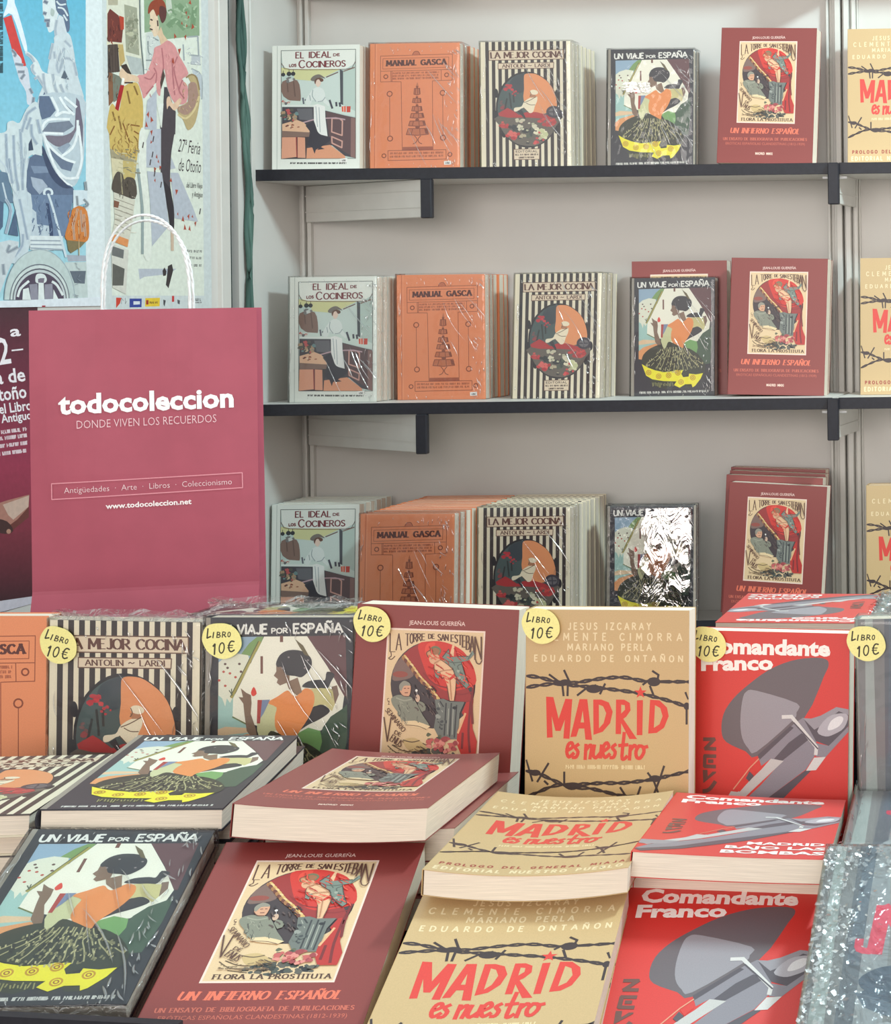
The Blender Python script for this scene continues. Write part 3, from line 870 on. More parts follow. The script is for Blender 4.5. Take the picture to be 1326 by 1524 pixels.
def art_cocina():
    cr, dk = (236, 226, 200), (56, 46, 48)
    a = Art(.157, .22, [(165, 95), (1085, 95), (1050, 1468), (85, 1468)], cr)
    for i in range(13):
        u = .051 + .0718 * i
        a.uv([(u, 0), (u + .038, 0), (u + .038, 1), (u, 1)], dk)
    pn, ol, br = (230, 212, 186), (112, 78, 60), (98, 56, 46)
    for q in ([(243, 188), (1010, 184), (1010, 282), (238, 288)], [(330, 320), (905, 317), (900, 377), (326, 381)], [(440, 1262), (716, 1257), (708, 1377), (436, 1378)]):
        a.p(pn, q)
        a.l(ol, q + [q[0]], 7)
    a.st(br, 'LA MEJOR COCINA', (262, 266), (990, 262), 60, 17, 5, gap=.12)
    a.st(br, 'ANTOLIN ~ LARDI', (372, 367), (862, 363), 34, 9, 4, gap=.2)
    a.st((90, 70, 60), 'EDITORIAL', (462, 1298), (690, 1296), 22, 5, gap=.3)
    a.fine((90, 70, 60), (455, 1332), (695, 1330), 18, 4, 4)
    a.fine((90, 70, 60), (490, 1364), (650, 1362), 16, 6, 4)
    a.e((40, 36, 42), 608, 828, 332, 418, 2, 36)
    for x, y in ((290, 640), (262, 870), (925, 660), (955, 880), (900, 1040), (345, 1080)):
        a.e((40, 36, 42), x, y, 24, 50)
    a.e((76, 92, 92), 608, 828, 314, 398, 2, 36)
    a.p((60, 70, 78), [(560, 440), (600, 432), (590, 600), (520, 640), (440, 560), (470, 480)], 1)
    a.p((232, 154, 104), [(600, 440), (660, 430), (740, 450), (850, 540), (905, 660), (918, 790), (850, 790), (800, 865), (650, 865), (575, 720), (584, 600), (588, 490)], 1)
    a.ls((52, 56, 58), [[(430, 640), (440, 800)], [(400, 700), (370, 820)], [(470, 640), (470, 740)]], 16, True)
    a.blobs([(206, 64, 70), (190, 56, 66)], 432, 580, 44, 34, 9, 14, 26, 1)
    a.blobs([(190, 56, 66)], 490, 650, 30, 34, 5, 8, 14, 2)
    a.blobs([(150, 70, 74), (120, 84, 84)], 340, 790, 34, 70, 8, 12, 26, 3)
    a.p((106, 98, 90), [(296, 890), (920, 890), (900, 1010), (820, 1130), (700, 1215), (600, 1225), (480, 1200), (370, 1110), (310, 1000)], 1)
    a.p((182, 56, 60), [(300, 858), (400, 800), (440, 822), (520, 880), (590, 850), (700, 850), (800, 880), (905, 912), (820, 925), (600, 908), (400, 908), (308, 888)])
    a.e((64, 58, 70), 882, 850, 78, 66)
    a.e((112, 108, 112), 882, 850, 52, 42)
    a.ls((64, 58, 70), [[(835, 850), (925, 850)], [(880, 810), (885, 890)]], 12)
    ck, bn = (240, 228, 200), (110, 84, 66)
    a.p(ck, [(575, 740), (620, 705), (660, 688), (714, 678), (714, 730), (690, 780), (664, 850), (620, 856), (570, 802), (500, 838), (468, 838), (475, 800), (545, 788)], 1)
    a.p((184, 130, 98), [(640, 655), (700, 660), (705, 690), (650, 692)])
    a.e(ck, 686, 634, 44, 27, 8)
    a.ls(bn, [[(580, 745), (640, 720), (710, 680)], [(600, 750), (640, 770), (690, 770)], [(570, 800), (620, 855)], [(645, 625), (655, 655), (640, 680)]], 6, True)
    a.p((54, 54, 62), [(503, 842), (545, 818), (582, 900), (584, 955), (560, 905)])
    a.blobs([(196, 66, 70), (212, 92, 86), (176, 56, 62)], 365, 985, 52, 40, 10, 16, 30, 11)
    a.blobs([(206, 66, 70), (180, 56, 62), (222, 110, 104)], 435, 1098, 62, 50, 13, 18, 34, 12)
    a.blobs([(206, 76, 74), (182, 60, 64)], 815, 958, 92, 44, 16, 18, 34, 13)
    a.blobs([(66, 74, 72), (52, 56, 60), (88, 96, 84)], 520, 1050, 150, 110, 16, 20, 40, 14)
    a.blobs([(222, 220, 182), (204, 206, 160), (232, 226, 196)], 740, 1090, 84, 60, 14, 22, 40, 15)
    a.blobs([(220, 214, 188), (190, 190, 160)], 590, 1010, 100, 50, 11, 14, 30, 16)
    a.blobs([(206, 74, 76), (66, 62, 66), (190, 180, 150)], 640, 1130, 130, 80, 16, 12, 26, 17)
    a.blobs([(232, 180, 166), (204, 198, 172)], 520, 935, 50, 30, 6, 16, 28, 18)
    a.blobs([(200, 66, 74), (220, 90, 90)], 690, 1195, 34, 30, 6, 12, 24, 19)
    return a


def art_gasca():
    bg = (232, 144, 100)
    a = Art(.157, .22, [(65, 72), (1020, 82), (1045, 1450), (95, 1450)], bg)
    ink, dk = (158, 84, 58), (92, 44, 40)
    a.l((206, 118, 82), [(118, 75), (140, 1450)], 9)
    a.l((240, 166, 126), [(132, 75), (154, 1450)], 6)
    q = [(178, 210), (945, 205), (948, 490), (835, 492), (738, 495), (758, 1245), (432, 1245), (405, 498), (300, 495), (185, 495)]
    a.l(ink, q + [q[0]], 6)
    q = [(205, 240), (908, 237), (908, 348), (206, 354)]
    a.l(ink, q + [q[0]], 5)
    ink = (140, 70, 48)
    a.ls(ink, [[(182, 378), (946, 374)], [(292, 380), (298, 495)], [(828, 376), (833, 492)], [(304, 380), (308, 490)], [(286, 660), (296, 1085)], [(851, 660), (861, 1085)]], 5)
    for x, y, r in ((240, 438, 21), (888, 432, 21), (285, 628, 27), (850, 628, 27), (300, 1118, 27), (862, 1118, 27), (238, 1305, 21), (938, 1300, 21)):
        a.ring(ink, x, y, r, 10)
    a.p((196, 112, 78), ell(560, 205, 42, 42, 0, 20)[10:] + [(602, 205)])
    a.ls(ink, [[(520, 205), (540, 170), (580, 168), (602, 205)]], 6, True)
    a.st(dk, 'MANUAL GASCA', (248, 320), (880, 314), 56, 20, 9, serif=12, gap=.24)
    for i, y in enumerate((412, 442, 472)):
        a.fine((176, 98, 70), (316, y), (805, y - 3), 18, 20 + i, 4)
    fl, dl = (196, 116, 80), (140, 74, 54)
    tip = [(560, 560), (578, 500), (596, 560)]
    a.p(fl, tip)
    for cx, cy, w, h in ((577, 605, 66, 62), (577, 705, 92, 44), (580, 795, 112, 46), (583, 870, 148, 46), (585, 955, 182, 50), (590, 1045, 236, 64)):
        q = [(cx - w * .42, cy - h / 2), (cx + w * .42, cy - h / 2), (cx + w / 2, cy + h / 2), (cx, cy + h * .66), (cx - w / 2, cy + h / 2)]
        a.p(fl, q)
        a.l(dl, q + [q[0]], 8)
        a.ls(dl, [[(cx - w * .22, cy - h * .4), (cx - w * .28, cy + h * .5)], [(cx + w * .1, cy - h * .4), (cx + w * .12, cy + h * .5)]], 7)
        a.p(dl, [(cx + w * .3, cy - h / 2), (cx + w * .46, cy - h * .3), (cx + w * .5, cy + h * .4), (cx + w * .36, cy + h * .4)])
        a.e(dl, cx, cy - h * .75, w * .09 + 5, 15, n=8)
    a.ls(dl, [[(560, 1092), (588, 1130), (575, 1165), (545, 1180)], [(625, 1092), (598, 1130), (610, 1165), (640, 1180)]], 8, True)
    a.p((168, 90, 64), [(436, 1212), (752, 1210), (756, 1243), (436, 1243)])
    q = [(280, 1250), (896, 1248), (900, 1350), (283, 1357)]
    a.l(ink, q + [q[0]], 6)
    a.fine((170, 94, 66), (305, 1290), (870, 1288), 20, 31, 4)
    a.fine((170, 94, 66), (305, 1326), (880, 1322), 20, 32, 4)
    return a


def art_ideal():
    wt = (230, 234, 226)
    a = Art(.155, .218, [(50, 68), (1012, 68), (1022, 1480), (65, 1490)], wt)
    a.l((190, 196, 190), [(104, 72), (118, 1488)], 8)
    a.p((190, 208, 202), [(148, 124), (970, 122), (980, 1360), (166, 1360)])
    a.p((212, 212, 158), [(152, 320), (810, 345), (640, 430), (480, 474), (300, 456), (290, 405), (155, 400)])
    a.p((204, 218, 212), [(345, 466), (480, 474), (640, 430), (808, 372), (810, 745), (372, 742)])
    a.p((186, 204, 196), [(835, 360), (975, 300), (978, 880), (836, 760)])
    a.p((72, 76, 84), [(798, 348), (834, 366), (838, 756), (808, 742)])
    a.l((110, 80, 70), [(650, 436), (778, 382)], 12)
    a.l((130, 100, 90), [(840, 372), (960, 330)], 12)
    a.p((132, 106, 96), [(165, 480), (330, 468), (372, 640), (345, 720), (180, 650)], 1)
    a.ls((104, 82, 76), [[(220, 490), (230, 600)], [(290, 480), (310, 650)]], 12)
    a.blobs([(206, 212, 208), (120, 120, 120)], 240, 462, 90, 30, 10, 14, 26, 3)
    for x, y, r in ((238, 392, 26), (285, 392, 24), (174, 400, 22)):
        a.e((52, 54, 60), x, y, r, r)
        a.l((52, 54, 60), [(x, y - 45), (x, y)], 6)
    a.p((72, 68, 76), [(166, 770), (520, 775), (640, 815), (975, 905), (980, 1358), (860, 1330), (720, 1210), (470, 1245), (166, 1245)])
    a.p((104, 104, 110), [(330, 790), (500, 790), (510, 930), (360, 915)])
    a.p((96, 74, 78), [(650, 825), (972, 900), (978, 1356), (700, 1190)])
    a.p((138, 106, 102), [(925, 900), (975, 905), (980, 1358), (925, 1340)])
    a.p((208, 222, 214), [(166, 690), (370, 705), (810, 742), (978, 830), (976, 890), (640, 812), (520, 772), (166, 765)])
    a.p((226, 232, 226), [(166, 745), (520, 752), (640, 795), (640, 812), (520, 772), (166, 766)])
    a.ls((206, 160, 148), [[(718, 905), (716, 1058), (830, 1100), (832, 935), (800, 908), (718, 905)], [(716, 1112), (722, 1185), (828, 1238), (832, 1165), (716, 1112)]], 15)
    a.l((190, 160, 168), [(400, 950), (560, 905), (760, 900), (860, 920)], 14)
    a.l((170, 150, 160), [(480, 1170), (560, 1150)], 14)
    a.blobs([(186, 60, 52), (206, 206, 196), (110, 110, 112)], 215, 715, 60, 18, 10, 10, 22, 5)
    a.ls((96, 100, 112), [[(395, 670), (405, 735)], [(420, 690), (470, 735)]], 18)
    a.ls((66, 66, 80), [[(762, 725), (766, 765)], [(800, 730), (806, 770)], [(690, 700), (720, 790)]], 22)
    a.p((222, 90, 66), [(822, 772), (868, 768), (868, 836), (826, 830)])
    a.p((204, 72, 58), [(876, 770), (920, 770), (918, 838), (878, 838)])
    a.l((240, 220, 200), [(845, 775), (847, 830)], 7)
    a.p((226, 184, 152), [(170, 965), (330, 918), (410, 950), (482, 1030), (470, 1062), (172, 1050)])
    a.p((134, 108, 98), [(170, 1042), (478, 1062), (466, 1112), (172, 1112)])
    a.p((62, 54, 60), [(172, 1112), (466, 1112), (450, 1250), (440, 1358), (170, 1358)])
    a.p((224, 162, 134), [(170, 1115), (322, 1115), (334, 1340), (168, 1358)])
    a.p((222, 160, 132), [(342, 1115), (424, 1120), (432, 1352), (346, 1348)])
    a.l((150, 60, 60), [(328, 1115), (338, 1340)], 12)
    a.p((222, 156, 122), [(446, 1240), (700, 1205), (862, 1330), (870, 1360), (440, 1360)])
    a.blobs([(176, 146, 116), (110, 140, 140), (190, 90, 90), (206, 186, 150), (90, 90, 80)], 255, 870, 90, 75, 24, 14, 34, 6)
    a.blobs([(110, 60, 56), (150, 80, 60), (236, 214, 190)], 290, 990, 100, 30, 10, 10, 20, 7, .5)
    sk = (54, 52, 64)
    a.p(sk, [(428, 985), (520, 930), (560, 1050), (640, 1110), (712, 1120), (700, 1160), (600, 1230), (545, 1260), (532, 1306), (505, 1235), (450, 1205), (485, 1060)])
    a.p(sk, [(590, 1225), (640, 1250), (560, 1262)])
    bl = (222, 230, 226)
    a.p(bl, [(505, 572), (560, 545), (622, 580), (642, 660), (622, 705), (560, 722), (505, 690), (478, 745), (428, 742), (430, 685), (470, 620)], 1)
    a.p(bl, [(635, 665), (690, 740), (680, 770), (620, 720)])
    a.ls((150, 166, 168), [[(505, 580), (500, 650), (540, 710)], [(560, 715), (610, 705), (640, 665)], [(470, 640), (480, 700)]], 8, True)
    a.p((236, 238, 234), [(515, 752), (560, 740), (640, 768), (646, 900), (672, 1108), (602, 1090), (578, 1075), (560, 1050), (520, 930)])
    a.ls((170, 180, 184), [[(575, 780), (590, 1060)], [(540, 770), (560, 1000)]], 8, True)
    a.p((230, 206, 190), [(530, 470), (560, 455), (592, 470), (588, 520), (562, 548), (535, 520)], 1)
    a.p((104, 70, 58), [(520, 470), (560, 440), (612, 452), (618, 480), (590, 488), (570, 460), (545, 470), (530, 515)], 1)
    a.p((120, 112, 106), [(478, 462), (510, 420), (570, 402), (620, 430), (640, 452), (590, 440), (540, 450), (515, 480)], 1)
    a.p(wt, [(152, 130), (966, 126), (962, 265), (940, 300), (860, 345), (250, 338), (200, 322), (165, 290)])
    q = [(148, 124), (970, 122), (980, 1360), (166, 1360)]
    a.l((96, 94, 90), q + [q[0]], 5)
    a.l((110, 80, 76), [(156, 270), (175, 300), (255, 342), (860, 348), (945, 305), (966, 265)], 6, True)
    mr = (120, 44, 54)
    a.st(mr, 'EL IDEAL', (314, 213), (700, 210), 66, 14, 9, gap=.22)
    a.st(mr, 'DE', (728, 196), (795, 194), 26, 8)
    a.st(mr, 'LOS', (243, 312), (318, 309), 28, 9)
    a.st(mr, 'C', (350, 326), (412, 326), 88, 15, 9)
    a.st(mr, 'OCINEROS', (432, 321), (860, 315), 66, 14, 9, gap=.16)
    a.fine((70, 70, 70), (266, 1418), (876, 1422), 17, 41, 5)
    return a


def art_grey():
    a = Art(.17, .24, [(0, 0), (170, 0), (170, 240), (0, 240)], (124, 124, 124))
    for x0, x1, c in ((8, 16, (160, 168, 164)), (28, 42, (92, 98, 106)), (42, 60, (142, 146, 148)), (78, 96, (118, 124, 128)), (118, 134, (170, 174, 172)), (134, 170, (128, 134, 138))):
        a.p(c, [(x0, 0), (x1, 0), (x1 + 2, 240), (x0 - 3, 240)])
    a.l((92, 104, 116), [(38, 0), (34, 150)], 10)
    a.p((150, 156, 158), [(62, 20), (120, 14), (132, 60), (110, 76), (70, 70)], 1)
    a.p((56, 74, 94), [(40, 168), (52, 156), (70, 152), (86, 160), (94, 172), (80, 178), (62, 176), (46, 180)], 1)
    a.p((54, 74, 94), [(60, 176), (92, 170), (124, 186), (150, 206), (160, 240), (92, 240), (84, 222), (68, 206), (52, 196), (42, 184), (50, 178)], 1)
    a.p((84, 100, 116), [(38, 182), (60, 190), (84, 204), (80, 214), (60, 206), (46, 198)])
    rd = (220, 50, 82)
    a.st(rd, 'M', (50, 136), (106, 136), 54, 13, 9)
    a.l(rd, [(37, 122), (38, 133), (49, 134), (54, 116)], 7, True)
    a.p((160, 164, 166), [(40, 226), (66, 214), (84, 230), (84, 240), (38, 240)], 1)
    return a


def art_tag():
    pts = [(62, 380), (70, 320), (95, 275), (140, 254), (200, 250), (262, 256), (320, 285), (362, 335), (380, 395), (376, 440), (345, 485), (290, 520), (225, 530), (165, 512), (100, 462)]
    a = Art(.0405, .0365, [(60, 248), (382, 248), (382, 532), (60, 532)], (244, 232, 150))
    a.items = []
    a.p((246, 236, 158), pts, 1)
    ink = (74, 70, 60)
    for q, w in (([(112, 288), (103, 362), (134, 350)], 9), ([(158, 318), (150, 362)], 8), ([(188, 318), (182, 360)], 7), ([(188, 318), (207, 323), (203, 335), (186, 339)], 6), ([(186, 339), (210, 344), (205, 357), (182, 360)], 6),
                 ([(232, 318), (226, 360)], 7), ([(232, 318), (252, 323), (247, 338), (230, 340)], 6), ([(238, 340), (256, 359)], 7), (ell(282, 340, 10, 18, 10, 10) + [ell(282, 340, 10, 18, 10, 10)[0]], 6),
                 ([(150, 428), (166, 410), (160, 492)], 10), (ell(220, 443, 20, 40, 8, 12) + [ell(220, 443, 20, 40, 8, 12)[0]], 8), ([(322, 397), (300, 393), (284, 410), (277, 440), (283, 467), (300, 474), (322, 462)], 9),
                 ([(270, 425), (312, 425)], 6), ([(268, 443), (306, 443)], 6)):
        a.l(ink, q, w * 1.3, len(q) > 3)
    return a, pts


def art_sticker():
    a = Art(.0125, .0065, [(0, 0), (96, 0), (96, 50), (0, 50)], (240, 240, 236))
    a.fine((60, 60, 60), (24, 38), (70, 38), 22, 2, 5)
    return a


# bag front, measured in the pixels of a close view of it
def art_bag(w, h):
    a = Art(w, h, [(107, 65), (1138, 48), (1180, 1640), (150, 1680)], (0, 0, 0))
    a.items = []
    a.t((252, 250, 250), 'todocoleccion', (250, 556), (1045, 524), 88, .036)
    a.t((240, 200, 206), 'DONDE VIVEN LOS RECUERDOS', (334, 627), (968, 599), 38, -.008)
    q = [(224, 888), (1089, 843), (1092, 915), (226, 963)]
    q += [q[0]]
    q = [(x0 + (x1 - x0) * k / 24, y0 + (y1 - y0) * k / 24) for (x0, y0), (x1, y1) in zip(q[:-1], q[1:]) for k in range(24)] + [q[0]]
    a.l((226, 150, 162), q, 5)
    a.t((240, 206, 210), 'Antigüedades  ·  Arte  ·  Libros  ·  Coleccionismo', (282, 934), (1043, 898), 27, -.006)
    a.t((252, 240, 240), 'www.todocoleccion.net', (472, 1009), (860, 990), 24, .03)
    return a


# ------------------------------------------------------------------ posters: drawn in the pixels of the frame, laid on the side wall
def shift(k, ox, oy):
    return lambda pts: [(ox + x / k, oy + y / k) for x, y in pts]


XW = -1.536                                   # the side wall


def poster_art(x0, x1, y0, y1, bg):
    A, B = on_wall(x0, y0, XW), on_wall(x1, y0, XW)
    W = B.y - A.y
    zt = on_wall((x0 + x1) / 2, y0, XW).z
    zb = on_wall((x0 + x1) / 2, y1, XW).z
    quad = []
    for Y, z in ((A.y, zt), (B.y, zt), (B.y, zb), (A.y, zb)):
        u, v = F * XW / Y, -F * (z - CAM.z) / Y
        quad.append((PPX + u * _c + v * _s, PPY - u * _s + v * _c))
    return Art(W, zt - zb, quad, bg), A.y, zb


def art_statue_poster():
    a, y0, zb = poster_art(-60, 150, -70, 457, (222, 230, 232))
    A, B, C_ = shift(9.822, 0, 0), shift(9.822, 0, 145), shift(8.467, 0, 290)
    a.p((92, 178, 208), [(-52, -64), (126.5, -64), (127, 442), (-52, 450)], grad=(172, 214, 224))
    lt, md, dk = (216, 224, 226), (150, 164, 178), (96, 112, 138)
    P = lambda c, f, q, sm=None: a.p(c, f(q), (1 if len(q) > 6 else 0) if sm is None else sm)

    def L(c, f, q, w):                # a soft brush line: a wide half-tone under a narrow core
        if c[0] < 190:
            a.l(tuple((3 * v + 5 * u) // 8 for v, u in zip(c, (206, 215, 220))), f(q), w / 5.4, True)
            c = tuple((5 * v + 3 * u) // 8 for v, u in zip(c, (190, 200, 208)))
        a.l(c, f(q), w / 12, True)
    P((226, 234, 244), A, [(95, 60), (110, -60), (200, -60), (205, 40), (260, 200), (385, 670), (350, 740), (170, 215), (40, 250)])
    P((208, 70, 68), A, [(40, 264), (158, 220), (375, 960), (328, 972), (170, 740)])
    P((208, 212, 222), A, [(165, 750), (230, 780), (300, 860), (320, 960), (395, 1000), (440, 1300), (500, 1522), (390, 1522), (370, 1340), (280, 1180), (240, 1050), (190, 880)])
    for q in ([(170, 735), (215, 790), (200, 820)], [(220, 935), (320, 950)], [(260, 1050), (340, 1050)], [(300, 1150), (345, 1090)], [(430, 1300), (460, 1360)], [(480, 1430), (470, 1520)]):
        L((84, 92, 110), A, q, 26)
    P(lt, A, [(600, -500), (830, -520), (960, -400), (960, 60), (850, 200), (800, 400), (740, 467), (700, 460), (665, 340), (640, 260), (618, 180), (612, 0)])
    P(dk, A, [(800, -500), (980, -420), (1010, -200), (960, 0), (1000, 200), (1012, 400), (982, 472), (940, 420), (900, 240), (850, 205), (800, 60)])
    for q in ([(820, 20), (870, 70), (950, 60)], [(840, 110), (920, 130), (980, 230)], [(920, 220), (970, 300)], [(800, -200), (900, -150), (980, -220)], [(780, -350), (880, -320), (960, -350)]):
        L((214, 222, 226), A, q, 30)
    for q in ([(630, 190), (660, 200)], [(648, 300), (712, 300)], [(640, 20), (680, 40)], [(690, 330), (690, 385)]):
        L((60, 70, 92), A, q, 30)
    P((176, 188, 184), A, [(740, 120), (790, 160), (770, 240), (730, 210)], 1)
    P((204, 212, 218), A, [(790, 400), (850, 215), (915, 250), (970, 480), (840, 540), (800, 560)])
    L(md, A, [(820, 300), (800, 420), (815, 560)], 24)
    P((204, 214, 219), A, [(790, 530), (985, 482), (1060, 690), (1110, 1050), (1190, 1540), (560, 1540), (690, 1090), (680, 1060), (715, 870), (780, 640)])
    P(lt, A, [(360, 750), (420, 770), (540, 890), (610, 1040), (740, 1090), (860, 1120), (930, 1200), (900, 1540), (700, 1540), (640, 1280), (500, 1100), (430, 980), (480, 900), (370, 800)])
    P(dk, A, [(650, 1310), (700, 1370), (780, 1540), (555, 1540)])
    for q in ([(380, 790), (440, 830), (485, 900)], [(470, 950), (460, 1020), (500, 1080)], [(500, 1150), (545, 1120)], [(540, 1120), (640, 1280)], [(620, 1080), (650, 1320), (740, 1500)], [(760, 1090), (800, 1300), (900, 1500)],
              [(850, 880), (820, 960), (850, 1060), (900, 900), (960, 850), (1050, 880)], [(760, 640), (715, 860)], [(930, 710), (870, 790), (830, 920)], [(940, 600), (1020, 680)], [(870, 1240), (960, 1440), (1020, 1520)], [(1070, 920), (1110, 1100)], [(780, 760), (790, 850)]):
        L(md, A, q, 24)
    P((92, 104, 118), A, [(930, 1020), (995, 1165), (880, 1140)])
    P((190, 203, 211), B, [(560, -20), (1190, -20), (1222, 400), (1212, 900), (1140, 1190), (1035, 1312), (880, 1210), (700, 920), (590, 500)])
    P(dk, B, [(560, -20), (705, -20), (800, 190), (720, 285), (600, 325), (548, 180)])
    P((120, 130, 146), B, [(600, 500), (700, 372), (1000, 342), (1062, 422), (900, 522), (680, 502)])
    P((122, 116, 130), B, [(640, 560), (900, 562), (1060, 480), (1100, 330), (1120, 420), (1010, 650), (880, 720), (760, 690)])
    P((108, 122, 144), B, [(700, 700), (900, 865), (1062, 962), (1022, 1082), (880, 1042), (740, 852)])
    P((150, 164, 180), B, [(820, 740), (980, 660), (1020, 700), (900, 830)])
    P((112, 106, 124), B, [(1100, 0), (1145, 60), (1200, 420), (1190, 860), (1150, 640), (1080, 420)])
    P((92, 100, 122), B, [(900, 60), (1050, 200), (1040, 240), (960, 160)])
    for q in ([(600, 470), (640, 370), (740, 320), (1000, 318)], [(615, 530), (700, 700), (900, 882), (1080, 950)], [(900, 850), (1040, 740), (1110, 560), (1120, 340)], [(640, 600), (760, 950), (900, 1205), (1030, 1300)], [(820, 1060), (950, 1180), (1130, 1170)],
              [(740, 0), (830, 190), (800, 270), (900, 215), (1010, 230)], [(860, 0), (940, 130), (1060, 250)], [(930, 0), (1100, 140)], [(630, 520), (900, 530)], [(1130, 420), (1180, 900), (1100, 1180)]):
        L((232, 238, 240), B, q, 44)
    P((206, 217, 220), B, [(0, 520), (80, 480), (90, 372), (170, 340), (270, 370), (370, 170), (500, 60), (560, 180), (600, 500), (590, 870), (400, 872), (425, 1540), (200, 1540), (130, 1250), (-200, 800), (-200, 520)])
    for q in ([(70, 540), (90, 1100)], [(180, 560), (200, 1000), (270, 1500)], [(280, 470), (300, 900), (320, 1480)], [(350, 330), (300, 500)], [(430, 300), (370, 460)], [(500, 150), (380, 240), (360, 330)], [(440, 400), (450, 560), (520, 680)], [(110, 900), (160, 1250)], [(330, 900), (310, 1200)], [(410, 900), (415, 1500)], [(530, 330), (570, 520)]):
        L((132, 150, 170), B, q, 26)
    P(dk, B, [(418, 880), (690, 905), (740, 1100), (900, 1250), (1050, 1322), (1055, 1540), (425, 1540)])
    P((128, 144, 168), B, [(430, 1000), (680, 1010), (690, 1100), (480, 1110)])
    P((66, 78, 104), B, [(600, 700), (680, 860), (800, 1100), (980, 1290), (1050, 1320), (900, 1320), (740, 1180), (620, 900)])
    P((168, 180, 196), B, [(430, 1160), (600, 1200), (680, 1300), (560, 1420), (460, 1300)])
    P((62, 76, 98), B, [(400, 680), (440, 600), (470, 770), (400, 780)])
    a.ring((214, 224, 230), *B([(685, 1395)])[0], 6, 3.5)
    P((104, 128, 150), B, [(-200, 1050), (90, 1100), (190, 1540), (-200, 1540)])
    for q in ([(-40, 900), (60, 1010), (90, 1100)], [(20, 1250), (80, 1500)]):
        L((196, 208, 216), B, q, 30)
    P((110, 130, 158), C_, [(360, 0), (905, 0), (880, 250), (830, 470), (770, 560), (360, 520)])
    P((190, 203, 212), C_, [(370, 160), (440, 220), (450, 370), (600, 390), (610, 520), (370, 520)])
    P((62, 78, 108), C_, [(560, 100), (600, 110), (650, 400), (660, 700), (620, 700), (600, 380)])
    P((198, 210, 216), C_, [(150, -10), (372, -10), (372, 520), (300, 800), (130, 860), (240, 640), (200, 300)])
    P((84, 104, 130), C_, [(-40, 60), (30, 100), (20, 400), (-40, 480)])
    P((84, 104, 130), C_, [(180, 180), (215, 520), (90, 500)])
    for q in ([(230, 60), (300, 400), (330, 560)], [(270, 500), (260, 640), (170, 770)], [(60, 60), (120, 200), (60, 480)]):
        L((130, 148, 170), C_, q, 24)
    P(lt, C_, [(360, 515), (775, 520), (775, 690), (560, 700), (360, 690)])
    for q in ([(370, 575), (770, 580)], [(370, 625), (770, 630)], [(370, 670), (770, 690)]):
        L((120, 134, 150), C_, q, 12)
    L((206, 218, 226), C_, [(590, -10), (650, 170), (730, 470), (815, 780)], 40)
    P((200, 208, 212), C_, [(-40, 600), (100, 570), (220, 590), (210, 700), (110, 900), (-40, 1290)])
    for q in ([(100, 640), (80, 720), (200, 660)], [(20, 880), (30, 1000)]):
        L((104, 112, 124), C_, q, 30)
    P((196, 208, 206), C_, [(810, 850), (1080, 845), (1100, 1300), (820, 1300)])
    P((100, 110, 122), C_, [(870, 960), (1075, 958), (1060, 1120), (930, 1112)])
    P((168, 174, 186), C_, [(830, 755), (1075, 765), (1080, 838), (850, 840)])
    P((208, 128, 66), C_, [(905, 170), (990, 140), (1080, 210), (1108, 480), (1062, 595), (900, 590), (815, 560), (808, 480), (870, 280)], 1)
    P((128, 116, 84), C_, [(822, 570), (1060, 595), (1000, 660), (880, 735), (845, 700)])
    for q in ([(900, 300), (920, 560)], [(1040, 250), (1060, 520)], [(960, 180), (900, 420)], [(1000, 200), (1020, 460)]):
        L((176, 96, 46), C_, q, 18)
    L((196, 170, 130), C_, [(972, 320), (980, 760)], 14)
    wc = lambda rx, ry: C_([(480 + rx * math.cos(R(t)), 1322 - ry * math.sin(R(t))) for t in range(0, 181, 9)])
    for (rx, ry), c in (((448, 640), (160, 174, 180)), ((438, 628), (192, 206, 204)), ((380, 452), (110, 116, 126)), ((368, 436), (206, 216, 214)), ((342, 396), (90, 92, 104)), ((330, 378), (196, 204, 206)), ((306, 344), (84, 74, 92))):
        a.p(c, wc(rx, ry))
    P((146, 144, 158), C_, [(350, 1130), (450, 1120), (465, 1322), (370, 1322)])
    P((146, 144, 158), C_, [(545, 1130), (640, 1120), (650, 1322), (540, 1322)])
    for q in ([(465, 1110), (530, 1110), (540, 1322), (462, 1322)], [(270, 1190), (340, 1170), (370, 1322), (262, 1322)], [(655, 1190), (720, 1322), (650, 1322)]):
        P((226, 232, 230), C_, q)
    P((220, 226, 226), C_, [(425, 1060), (440, 1005), (490, 990), (545, 1010), (570, 1070), (540, 1110), (440, 1110)], 1)
    P((120, 112, 128), C_, [(460, 1060), (490, 1050), (540, 1050), (530, 1110), (460, 1105)])
    for q in ([(205, 1280), (240, 1180), (340, 1090)], [(640, 1095), (700, 1140), (770, 1260)]):
        L((222, 228, 228), C_, q, 44)
    P((210, 222, 228), C_, [(905, -60), (1080, -60), (1085, 100), (985, 130), (905, 170)])
    for q in ([(1040, 60), (1090, 120), (1050, 150)], [(950, 20), (960, 130)], [(1060, -160), (1070, -60)]):
        L((96, 104, 110), C_, q, 22)
    a.dabs([(128, 146, 170), (88, 106, 134)], (44, 292, 88, 345), 16, 9, 1.3, (60, 120), 4)
    a.dabs([(186, 198, 208)], (4, 210, 38, 290), 12, 22, 1.0, (80, 100), 5)
    a.dabs([(176, 190, 200), (224, 230, 232)], (72, 60, 106, 140), 8, 12, 1.1, (60, 110), 6)
    a.dabs([(226, 150, 84), (170, 92, 46)], (98, 312, 127, 352), 16, 7, 1.0, (70, 110), 7)
    a.dabs([(140, 150, 160)], (105, 390, 124, 440), 8, 6, .8, (0, 180), 8)
    a.p((224, 230, 236), [(-52, 450), (126.7, 443), (150, 442), (150, 457), (-60, 464)])
